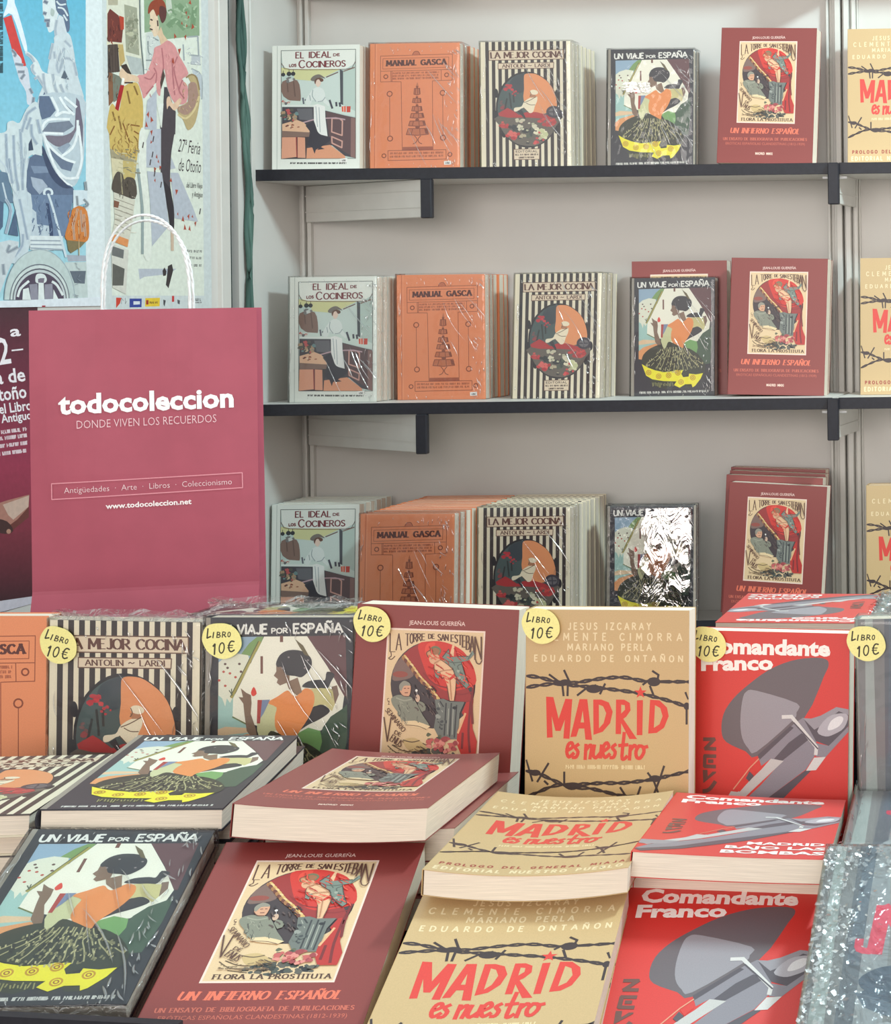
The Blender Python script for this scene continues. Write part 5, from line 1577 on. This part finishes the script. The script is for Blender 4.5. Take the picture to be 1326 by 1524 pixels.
def creases(key, sag, much=False):
    """raised folds of the film: slender ridges, most of them near the right and top edges"""
    lst = CREASES.setdefault((key, much), [])
    if len(lst) >= 3:
        return lst[(len(lst) + book.n) % 3]
    w, h = DES[key]['w'], DES[key]['h']
    rr = random.Random(len(lst) * 7 + len(key))
    bm = new_bm()
    todo = []
    for k in range(7):                # long slanting folds running to the lower right corner
        x, y = rr.uniform(.35, .8) * w, rr.uniform(.35, .95) * h
        L = rr.uniform(.12, .45) * h
        todo.append((x, y, R(rr.uniform(-68, -48)), L, rr.uniform(.0006, .0015)))
    for k in range(42):               # short puckers along the right edge
        todo.append((rr.uniform(.84, .99) * w, rr.uniform(.05, .97) * h, R(rr.uniform(-110, -30)), rr.uniform(.004, .016), rr.uniform(.0005, .0013)))
    for k in range(26):               # and along the top and foot
        todo.append((rr.uniform(.05, .95) * w, rr.choice((rr.uniform(.0, .05), rr.uniform(.93, .985))) * h, R(rr.uniform(-110, -60)), rr.uniform(.003, .010), rr.uniform(.0004, .0010)))
    for k in range(8):
        todo.append((rr.uniform(.0, .06) * w, rr.uniform(.1, .9) * h, R(rr.uniform(-100, -80)), rr.uniform(.006, .03), rr.uniform(.0004, .0010)))
    if much:                          # tightly crumpled film: little facets, dense down the left side and along the top
        for k in range(620):
            if k % 3 == 2:
                x, y = rr.uniform(.05, 1) * w, (1 - abs(rr.gauss(.08, .08))) * h
            else:
                x, y = abs(rr.gauss(0, .10)) * w - .002, rr.uniform(0, 1) * h
            if k > 570:
                x, y = rr.uniform(.1, 1) * w, rr.uniform(.4, .95) * h
            M = Euler((rr.gauss(0, .33), rr.gauss(0, .33), rr.uniform(0, 3)), 'XYZ').to_matrix()
            q = rr.uniform(.0008, .0027)
            vs = [bm.verts.new(Vector((x, y, .0042)) + M @ Vector((q * a_ * rr.uniform(.6, 1.2), q * b_ * rr.uniform(.4, 1), rr.uniform(-.0002, .0002)))) for a_, b_ in ((-1, -1), (1, -1), (1, 1), (-1, 1))]
            f = bm.faces.new(vs)
            f.material_index = 1
    for x, y, a, L, r in todo:
        dx, dy = math.cos(a), math.sin(a)
        n = 6
        rings = []
        bend = rr.uniform(-.08, .08) * L
        for i in range(n + 1):
            t = i / n
            f = max(.08, math.sin(math.pi * t) ** .6)
            b = bend * math.sin(math.pi * t)
            px, py = x + dx * L * t - dy * b, y + dy * L * t + dx * b
            rg = []
            for j in range(6):
                q = math.pi * j / 5
                o = -math.cos(q) * r * f
                X_, Y_ = min(max(px - dy * o, -.001), w + .001), min(max(py + dx * o, -.001), h + .001)
                z = .0018 + math.sin(q) * r * f * .8
                if sag:
                    z -= sag * (1 - (2 * min(max(X_ / w, 0), 1) - 1) ** 2)
                rg.append(bm.verts.new((X_, Y_, z)))
            rings.append(rg)
        for p, q in zip(rings[:-1], rings[1:]):
            for j in range(5):
                bm.faces.new((p[j], p[j + 1], q[j + 1], q[j]))
    lst.append(done(bm, 'film_creases', CREASE, GLINT, smooth=not much))
    return lst[-1]


def glare_sheet(root, x0, x1, y0, y1, yaw, pitch, seed):
    """an added sheet of film, slanted to throw the daylight back as glare"""
    rr = random.Random(seed)
    bm = new_bm()
    nx, ny = 12, 26
    rows = []
    for j in range(ny + 1):
        rw = []
        for i in range(nx + 1):
            x, y = x0 + (x1 - x0) * i / nx, y0 + (y1 - y0) * j / ny
            x += rr.uniform(-.0012, .0012) + (.004 * math.sin(j * .8) if i == 0 else 0)
            z = .0028 + (x1 - x) * math.tan(R(yaw)) + (y1 - y) * math.tan(R(pitch)) + .0007 * math.sin(x * 400 + y * 90) + rr.uniform(-.0003, .0003)
            rw.append(bm.verts.new((x, y, max(.0026, z))))
        rows.append(rw)
    for a, b in zip(rows[:-1], rows[1:]):
        for i in range(nx):
            bm.faces.new((a[i], a[i + 1], b[i + 1], b[i]))
    link('glare_film', done(bm, 'glare_film', GLARE_FILM, smooth=True), root)


TAG, TAGPTS = art_tag()
TAGMESH = TAG.mesh('price_tag', 0, PAPER)
_bm = new_bm()
_vs = [TAG.m(q) for q in catmull(TAGPTS, True, 3)]
_f = _bm.faces.new([_bm.verts.new((x, y, -.0004)) for x, y in _vs])
_r = bmesh.ops.extrude_face_region(_bm, geom=[_f])
for _v in _r['geom']:
    if isinstance(_v, bmesh.types.BMVert):
        _v.co.z = -.00002
bmesh.ops.recalc_face_normals(_bm, faces=_bm.faces)
_tm = bpy.data.meshes.new('tag_card')
_bm.to_mesh(_tm)
_bm.free()
_tm.materials.append(mat('pale_yellow_card', (244, 234, 156), .6, .03, 200))
STICK = art_sticker().mesh('price_sticker', .0002, PAPER)


def book(key, loc, rot, label, group=None, sag=0.0, wrap=None, sticker=None, scale=1.0):
    book.n = getattr(book, 'n', 0) + 1
    root = link('book', None, None, loc, rot, label, 'book', group or 'copies of the ' + DES[key]['lab'])
    root.scale = (scale,) * 3
    for nm, me in book_meshes(key, sag, wrap).items():
        link(nm, me, root)
    if wrap:
        link('film_creases', creases(key, sag, wrap[:4] == 'crum' and key == 'grey'), root, kind='stuff')
    if sticker:
        link('price_sticker', STICK, root, (sticker[0], sticker[1], .0012), (0, 0, sticker[2]), label='small white price sticker')
    return root


def tag(parent, x, y, rot):
    o = link('price_tag', _tm, parent, (x, y, .0040), (0, 0, R(rot)), label='pale yellow oval handwritten price tag')
    # centre the card on (x, y)
    c, s = math.cos(R(rot)), math.sin(R(rot))
    hx, hy = TAG.w / 2, TAG.h / 2
    o.location = (x - (hx * c - hy * s), y - (hx * s + hy * c), .0040)
    link('tag_lettering', TAGMESH, o)
    return o


def rel(x, y, z, k=1.0):
    return Vector((x * k, y * k, CAM.z + z * k))


NTH = ['front', 'second', 'third', 'fourth', 'fifth', 'sixth', 'seventh', 'eighth', 'ninth', 'tenth', 'eleventh', 'twelfth', 'last']


def row(key, x, Y, zbase, n, where, rx=88.5, ry=0.0, rz=-1.0, wrap=None, sticker=None, dx=0.0, jit=.002, seed=1, step=1.02, short=0.0):
    """n copies one behind the other on a shelf"""
    rr = random.Random(seed)
    t = DES[key]['t']
    out = []
    for k in range(n):
        yy = Y + k * t * step
        j = 0 if k == 0 else 1
        pos = 'front copy of the row' if k == 0 and n > 1 else ('%s copy from the front' % NTH[k] if n > 1 else 'standing alone')
        w = DES[key]['w']
        zz = zbase + max(0, math.sin(R(ry)) * w) + .0004
        out += [book(key, (x + j * (dx * k + rr.uniform(-jit, jit)), yy, zz), (R(min(rx + .25 * k, 90)), R(ry), R(rz + j * rr.uniform(-.6, .6))),
             '%s, %s, %s' % (DES[key]['lab'], pos, where), 'row of %s books on the %s' % (key_word[key], where), wrap=(wrap if k < 2 else None), sticker=(sticker if k == 0 else None))]
    return out


key_word = {'ideal': 'white cookery', 'gasca': 'orange cookery', 'cocina': 'striped', 'viaje': 'black travel', 'infierno': 'dark red', 'madrid': 'tan', 'comandante': 'bright red', 'grey': 'grey'}


def xat(px, Y, zrel):
    v = -F * zrel / Y
    return (px - PPX - v * _s) / _c * Y / F


SI, SG = (.122, .012, .08), (.130, .006, .05)
z1, z2, z3 = .225, -.18, -.578
Z1, Z2, Z3 = 1.5 + z1, 1.5 + z2, 1.5 + z3
T_, M_, L_ = names
row('ideal', xat(405, 2.872, z1), 2.872, Z1, 2, T_, rz=-2, sticker=SI, seed=1)
row('gasca', xat(551, 2.875, z1), 2.875, Z1, 4, T_, rz=-.5, wrap='clear_cellophane', sticker=SG, seed=2)
row('cocina', xat(717, 2.875, z1), 2.875, Z1, 6, T_, rz=0, rx=89.6, seed=3, jit=.0008, wrap='flat_cellophane')
v1 = row('viaje', xat(904, 2.90, z1), 2.90, Z1, 2, T_, rx=86.5, rz=1, wrap='clear_cellophane', seed=4, jit=.0005)
row('infierno', xat(1067, 2.885, z1), 2.885, Z1, 1, T_, rx=86, ry=1.6, rz=-4, seed=5)
row('madrid', xat(1262, 2.895, z1), 2.895, Z1, 2, T_, rx=87, rz=-2, seed=6)
row('ideal', xat(431, 2.865, z2), 2.865, Z2, 4, M_, rz=-3, wrap='clear_cellophane', sticker=SI, seed=7, dx=.001)
row('gasca', xat(592, 2.90, z2), 2.90, Z2, 5, M_, rz=-2, wrap='clear_cellophane', sticker=SG, seed=8, rx=89.5)
row('cocina', xat(763, 2.895, z2), 2.895, Z2, 3, M_, rx=85.5, rz=-4, wrap='flat_cellophane', seed=9, dx=.004)
row('viaje', xat(939, 2.925, z2), 2.925, Z2, 1, M_, rx=87, rz=-2, wrap='flat_cellophane', seed=10)
row('infierno', xat(942, 2.95, z2), 2.948, Z2, 1, M_ + ' behind the black travel book', rx=88.5, ry=0, rz=0, seed=11)
row('infierno', xat(1083, 2.88, z2), 2.88, Z2, 2, M_, rx=86, ry=1.4, rz=-2.2, seed=12, dx=-.0035, jit=.0005)
row('madrid', xat(1281, 2.885, z2), 2.885, Z2, 3, M_, rx=87, rz=-2, seed=13, dx=-.0022, jit=.0004)
row('ideal', XW + .006, 2.876, Z3, 6, L_, rz=-1.6, rx=87.5, seed=14, dx=.0006)
row('gasca', -1.3009, 2.719, Z3, 12, L_, rz=-1.5, rx=87, seed=15, wrap='clear_cellophane', dx=.0008)
row('cocina', -1.1302, 2.783, Z3, 9, L_, rz=-1.5, rx=87.5, seed=16, wrap='flat_cellophane', dx=.0003)
v3 = row('viaje', -.9291, 2.832, Z3 + .004, 2, L_, rz=-1.4, rx=86.5, seed=17, wrap='crumpled_cellophane', dx=-.003, jit=.0003)
glare_sheet(v3[0], .068, .148, .004, .206, 9, 4, 3)  # added film, tilted toward the daylight to give a white glare patch
glare_sheet(v1[0], .030, .075, .132, .150, 10, -4, 4)
for k, (dx, dz, rr_) in enumerate(((0, 0, 3.4), (-.010, .009, 2.6), (-.013, .013, 2.9), (-.016, .0155, 2.2))):
    book('infierno', (-.7342 + dx, 2.849 + .0315 * k, Z3 + .0125 + dz), (R(87.8), R(rr_), R(-1.8)),
         DES['infierno']['lab'] + ', %s of four leaning on the lowest shelf' % ('front' if k == 0 else NTH[k] + ' from the front'), 'row of dark red books on the lowest shelf')
row('madrid', xat(1290, 2.87, z3), 2.87, Z3, 2, L_, rx=87, rz=-1, seed=19, dx=-.001)

# ------------------------------------------------------------------ the display table
ZC = 1.5 - .605                               # level counter under the stacks
tb = simple('display_table', -1.50, 1.455, 0, .25, 2.42, ZC, BLACKCLOTH, .004, label='black cloth covered display table under the book stacks', cat='table')
bm = new_bm()
box(bm, -.825, -.80, 0, .725, -.485, .70, .004)
link('front_skirt', done(bm, 'front_skirt', BLACKCLOTH), tb)
# risers behind the stacks
bm = new_bm()
for x0, x1, z in ((-1.48, -.865, -.5705), (-.865, -.50, -.5705), (-.50, -.315, -.5985), (-.315, .0, -.5795)):
    box(bm, x0 + .9, -.065, 0, x1 + .9, .06, 1.5 + z - ZC)
link('display_riser', done(bm, 'display_riser', BLACKCLOTH), None, (-.9, 1.76, ZC), label='low black stepped riser carrying the upright priced books', cat='riser')
simple('display_box', -1.49, 1.99, ZC, -1.135, 2.20, 1.5 - .4305, BLACKCLOTH, .003, label='black display box under the burgundy paper bag', cat='box')
simple('display_box', -1.125, 1.84, ZC, .1, 2.30, 1.5 - .455, BLACKCLOTH, .003, label='long black display box behind the upright priced books', cat='box')
# sloping front board
tx, ty = math.tan(R(4.5)), math.tan(R(20))
bm = new_bm()


def plane_z(x, y):
    return -.612 - tx * (x + .947) + ty * (y - 1.262)


P4 = [(-1.45, 1.10), (.1, 1.10), (.1, 1.452), (-1.45, 1.452)]
O4 = Vector((-.7, 1.2, CAM.z + plane_z(-.7, 1.2) - .02))
top = [bm.verts.new(Vector((x, y, CAM.z + plane_z(x, y))) - O4) for x, y in P4]
bot = [bm.verts.new(Vector((x, y, CAM.z + plane_z(x, y) - .02)) - O4) for x, y in P4]
bm.faces.new(top)
bm.faces.new(bot[::-1])
for i in range(4):
    bm.faces.new((top[i], bot[i], bot[(i + 1) % 4], top[(i + 1) % 4]))
tray = link('sloping_board', done(bm, 'sloping_board', BLACKCLOTH), None, O4, label='black sloping display board under the front row of books', cat='board')
bm = new_bm()
a, b = at_px(-60, 1509.5, 1.243), at_px(262, 1526, 1.243)
vs = []
for p in (a, b):
    for dy, dz in ((0, 0), (0, -.09), (.009, -.09), (.009, 0)):
        vs.append(bm.verts.new(Vector((p.x, p.y + dy, p.z + dz)) - O4))
for k in range(4):
    bm.faces.new((vs[k], vs[(k + 1) % 4], vs[4 + (k + 1) % 4], vs[4 + k]))
bm.faces.new(vs[:4])
bm.faces.new(vs[4:])
link('front_lip', done(bm, 'front_lip', EDGE), tray)


def stack(key, loc, rot, n, where, sag=0.0, wrap=None, scale=1.0, back=0.0, seed=1, first=None, fan=0.0):
    """n copies lying on one another; the top one is posed as the photograph shows it"""
    rr = random.Random(seed)
    t = DES[key]['t'] * scale
    M = Euler(rot, 'XYZ').to_matrix()
    up, fw = M @ Vector((0, 0, 1)), M @ Vector((0, 1, 0))
    out = []
    for k in range(n):
        d = Vector(loc) - up * (t + .0006) * k
        if k:
            d += fw * (back + rr.uniform(-.004, .006)) + M @ Vector((rr.uniform(-.004, .004) + fan * min(k, 3), 0, 0))
        s = first if (k == 0 and first) else ('topmost of the %s' % where if k == 0 and n > 1 else ('%s down in the %s' % (NTH[k], where) if n > 1 else where))
        out.append(book(key, d, (rot[0], rot[1], rot[2] + (R(rr.uniform(-1.2, 1.2)) if k else 0)), '%s, %s' % (DES[key]['lab'], s), where, sag, wrap if k == 0 else None, scale=scale))
    return out


def rad(*a):
    return tuple(R(v) for v in a)


# second row: level stacks
stack('cocina', rel(-1.1568, 1.4417, -.4508), rad(-1.6, 3.0, 13.6), 5, 'striped stack at the left table edge', seed=3, back=.02)
stack('viaje', rel(-.9979, 1.4813, -.4559, .985), rad(2.8, 3.7, 10.57), 6, 'black stack in the second row', seed=4, back=.035)
stack('infierno', rel(-.8287, 1.4901, -.4555, .975), rad(-3.9, 3.96, 6.2), 4, 'dark red stack in the second row', scale=.975, sag=.0035, seed=5, back=.045, fan=.009)
stack('madrid', rel(-.6178, 1.3996, -.4859), rad(-1.46, 2.45, 6.83), 4, 'tan stack in the second row', sag=.0065, seed=6, back=.055)
stack('comandante', rel(-.4518, 1.4371, -.4854), rad(-5.0, 5.24, 6.18), 4, 'bright red stack in the second row', sag=.001, seed=7, back=.045)
stack('grey', rel(-.2684, 1.4508, -.4871, 1.035), rad(-3, 2, 6.6), 3, 'grey stack in the second row', seed=8, back=.02, wrap='flat_cellophane')
# front row: books lying on the sloping board
stack('cocina', at_px(-535, 1560, 1.27), rad(22, 5, 12.6), 2, 'striped pile at the lower left corner', seed=9)
stack('viaje', rel(-.9473, 1.2623, -.5393), rad(21.87, 5.16, 12.65), 3, 'wrapped pile in the front row', wrap='flat_cellophane', scale=.146 / .15, seed=10)
stack('infierno', rel(-.7842, 1.2519, -.572), rad(22.5, 4.7, 11.69), 1, 'lying in the front row', scale=.166 / .17, seed=11)
stack('madrid', rel(-.5976, 1.2002, -.5883), rad(18.6, 3.0, 8.3), 3, 'tan pile in the front row', sag=.003, seed=12)
stack('comandante', rel(-.4447, 1.2627, -.6234), rad(23.3, 4.8, 7.7), 1, 'lying in the front row', seed=13)
stack('grey', rel(-.2655, 1.230, -.5635), rad(17.9, 3.1, 5.5), 3, 'pile at the lower right corner', wrap='crumpled_cellophane', seed=14)

# standing row with the yellow price tags


def standing(key, loc, rot, where, n=1, wrap=None, tg=None, sag=0.0, scale=1.0):
    M = Euler(rot, 'XYZ').to_matrix()
    nrm = M @ Vector((0, 0, 1))
    t = DES[key]['t'] * scale
    for k in range(n):
        j = Vector((-.003 * k, 0, 0))
        b = book(key, Vector(loc) - nrm * (t + .001) * k + j, rot, '%s, %s%s' % (DES[key]['lab'], 'upright ' if k == 0 else 'standing right behind the ', where), 'upright books with price tags', sag, wrap if k == 0 else None, scale=scale)
        if k == 0 and tg:
            tag(b, *tg)


standing('gasca', rel(-1.2663, 1.66, -.5350, 1.065), rad(89.3, .5, -1.0), 'one at the left picture edge', scale=1.065)
standing('cocina', rel(-1.1128, 1.6635, -.541, 1.06), rad(89.6, 1.1, -3.1), 'priced one under the bag', 1, 'flat_cellophane', (.0115, .195, -14), scale=1.06)
standing('viaje', rel(-.9546, 1.6621, -.5314, 1.055), rad(88.3, .5, -.8), 'priced one beside the striped one', 1, 'flat_cellophane', (.0185, .187, 2), scale=1.055)
standing('infierno', rel(-.8385, 1.714, -.5593, 1.018), rad(86.8, 2.8, -.85), 'priced one', 1, None, (.0175, .2195, -6), scale=1.018)
standing('madrid', rel(-.6407, 1.6898, -.5622), rad(88.6, .55, -2.8), 'priced one', 1, None, (.0165, .2235, -4))
standing('comandante', rel(-.4836, 1.7279, -.5937), rad(88.1, .85, -5.5), 'priced one', 1, None, (.019, .226, -6))
standing('grey', rel(-.2966, 1.70, -.5783), rad(89.3, -.6, -.9), 'priced one at the right edge', 1, 'clear_cellophane', (.0095, .2155, 0))
# books lying flat behind the standing row
for k in range(4):
    book('viaje', Vector((-.925 - .002 * k, 1.875 + .003 * k, 1.5 - .374 - .0188 * k)), rad(0, 0, 91 + k), DES['viaje']['lab'] + ', %s flat pile behind the priced books' % ('topmost of the' if k == 0 else NTH[k] + ' down in the'), 'flat pile behind the priced books', wrap='flat_cellophane' if k == 0 else None)
book('comandante', Vector((-.3455, 2.145, 1.5 - .3935)), rad(2.5, -2.0, 184.5), DES['comandante']['lab'] + ', lying upside down behind the priced books', 'books lying behind the priced row')
book('comandante', Vector((-.350, 2.143, 1.5 - .4185)), rad(1.2, -1.0, 186.0), DES['comandante']['lab'] + ', lying beneath the upside down one', 'books lying behind the priced row')
book('grey', rel(-.335, 1.90, -.392), rad(0, 1, 2), DES['grey']['lab'] + ', lying flat behind the priced row', 'books lying behind the priced row', wrap='crumpled_cellophane')
book('grey', rel(-.332, 1.902, -.4205), rad(0, .4, 3), DES['grey']['lab'] + ', lying beneath the wrapped flat one', 'books lying behind the priced row')

# ------------------------------------------------------------------ posters
for fn, lab in ((art_statue_poster, 'tall poster of a white stone statue reading a book against blue sky'), (art_lady_poster, 'narrow fair poster of a red-haired woman in a pink jacket choosing books'), (art_dark_poster, 'burgundy fair poster with white lettering, left of the bag')):
    a, y0, zb = fn()
    me = a.mesh('poster', .0005, PAINTED)
    link('poster', me, None, (XW + .0008, y0, zb), (R(90), 0, R(90)), label=lab, cat='poster')

# ------------------------------------------------------------------ paper bag
BW, BH, BD = .255, .42, .032
bag = link('paper_bag', None, None, rel(-1.376, 2.0345, -.43), rad(0, 0, 13.9), 'burgundy paper carrier bag with white lettering and white cord handles', 'bag')
bm = new_bm()
nx, ny = 14, 22


def bag_front(x, z):
    u, v = x / BW, z / BH
    y = .004 * math.sin(u * math.pi) * (1 - abs(2 * v - 1)) * -1
    y += .0012 * math.sin(u * 9 + v * 6) * v
    if z < .07:
        y -= (.07 - z) * .30
    return y


G = [[bm.verts.new((BW * i / nx, bag_front(BW * i / nx, z), z)) for i in range(nx + 1)] for z in [0, .035, .068, .072] + [.072 + (BH - .072) * k / ny for k in range(1, ny + 1)]]
for r0, r1 in zip(G[:-1], G[1:]):
    for i in range(nx):
        bm.faces.new((r0[i], r0[i + 1], r1[i + 1], r1[i]))
H = [[bm.verts.new((BW * i / nx, BD * (1 - .25 * r[0].co.z / BH), r[0].co.z)) for i in (0, nx)] for r in G]
S = [[bm.verts.new((x + sx * .010 * min(1, r[0].co.z / .12), BD * .5 * (1 - .25 * r[0].co.z / BH), r[0].co.z)) for x, sx in ((0, 1), (BW, -1))] for r in G]
for k in range(len(G) - 1):
    bm.faces.new((H[k][0], H[k][1], H[k + 1][1], H[k + 1][0]))
    for j, i in ((0, 0), (1, nx)):
        bm.faces.new((G[k][i], S[k][j], S[k + 1][j], G[k + 1][i]))
        bm.faces.new((S[k][j], H[k][j], H[k + 1][j], S[k + 1][j]))
bm.faces.new([v for v in G[0]] + [S[0][1], H[0][1], H[0][0], S[0][0]])
me = done(bm, 'bag_body', BAGM)
body = link('bag_body', me, bag)
md = body.modifiers.new('paper', 'SOLIDIFY')
md.thickness = .0006
md.offset = 0
la = art_bag(BW, BH)
me = la.mesh('lettering', 0, PAPER, to3d=lambda co: Vector((co.x, bag_front(co.x, co.y) - .0011 - co.z, co.y)))
link('printed_lettering', me, bag)


def handle(y, x0, x1, top, tilt, lab):
    P = []
    for k in range(29):
        t = math.pi * k / 28
        P.append((x0 + (x1 - x0) * (1 - math.cos(t)) / 2, y + tilt * math.sin(t), BH - .006 + top * math.sin(t) ** .62))
    bm = new_bm()
    for ph in (0, math.pi):
        q = []
        PP = catmull(P, False, 4)
        for i, p in enumerate(PP):
            q.append((p[0] + .0006 * math.cos(i * .8 + ph), p[1] + .0006 * math.sin(i * .8 + ph), p[2] + .0006 * math.cos(i * .8 + ph)))
        tube(bm, q, .0014, 6)
    link('cord_handle', done(bm, 'cord_handle', CORD, smooth=True), bag)


handle(.004, .079, .178, .124, -.004, '')
handle(BD * .8, .075, .176, .118, -.006, '')
# crumpled film ends standing up from the wrapped books of the priced row


def film_end(parent_px, Y, w, seed):
    rr = random.Random(seed)
    p = at_px(parent_px[0], parent_px[1], Y)
    bm = new_bm()
    n = 12
    rows = []
    for j in range(4):
        rows.append([bm.verts.new((w * i / n + rr.uniform(-.001, .001), rr.uniform(-.003, .003), .0045 * j * (1 - .3 * rr.random()))) for i in range(n + 1)])
    for a, b in zip(rows[:-1], rows[1:]):
        for i in range(n):
            bm.faces.new((a[i], a[i + 1], b[i + 1], b[i]))
    return p, done(bm, 'film_end', WRAPCR)


for o in [o for o in COL.objects if o.name.startswith('book') and o.get('group') == 'upright books with price tags']:
    if any(c.name.startswith('plastic_wrap') for c in o.children) and 'grey' not in o['label']:
        w = .157 if 'striped' in o['label'] else .15
        h = .22 if 'striped' in o['label'] else .21
        _, me = film_end((0, 0), 1, w, int(w * 1e4))
        link('film_flap', me, o, (0, h - .001, -.004), (R(-90), 0, 0))
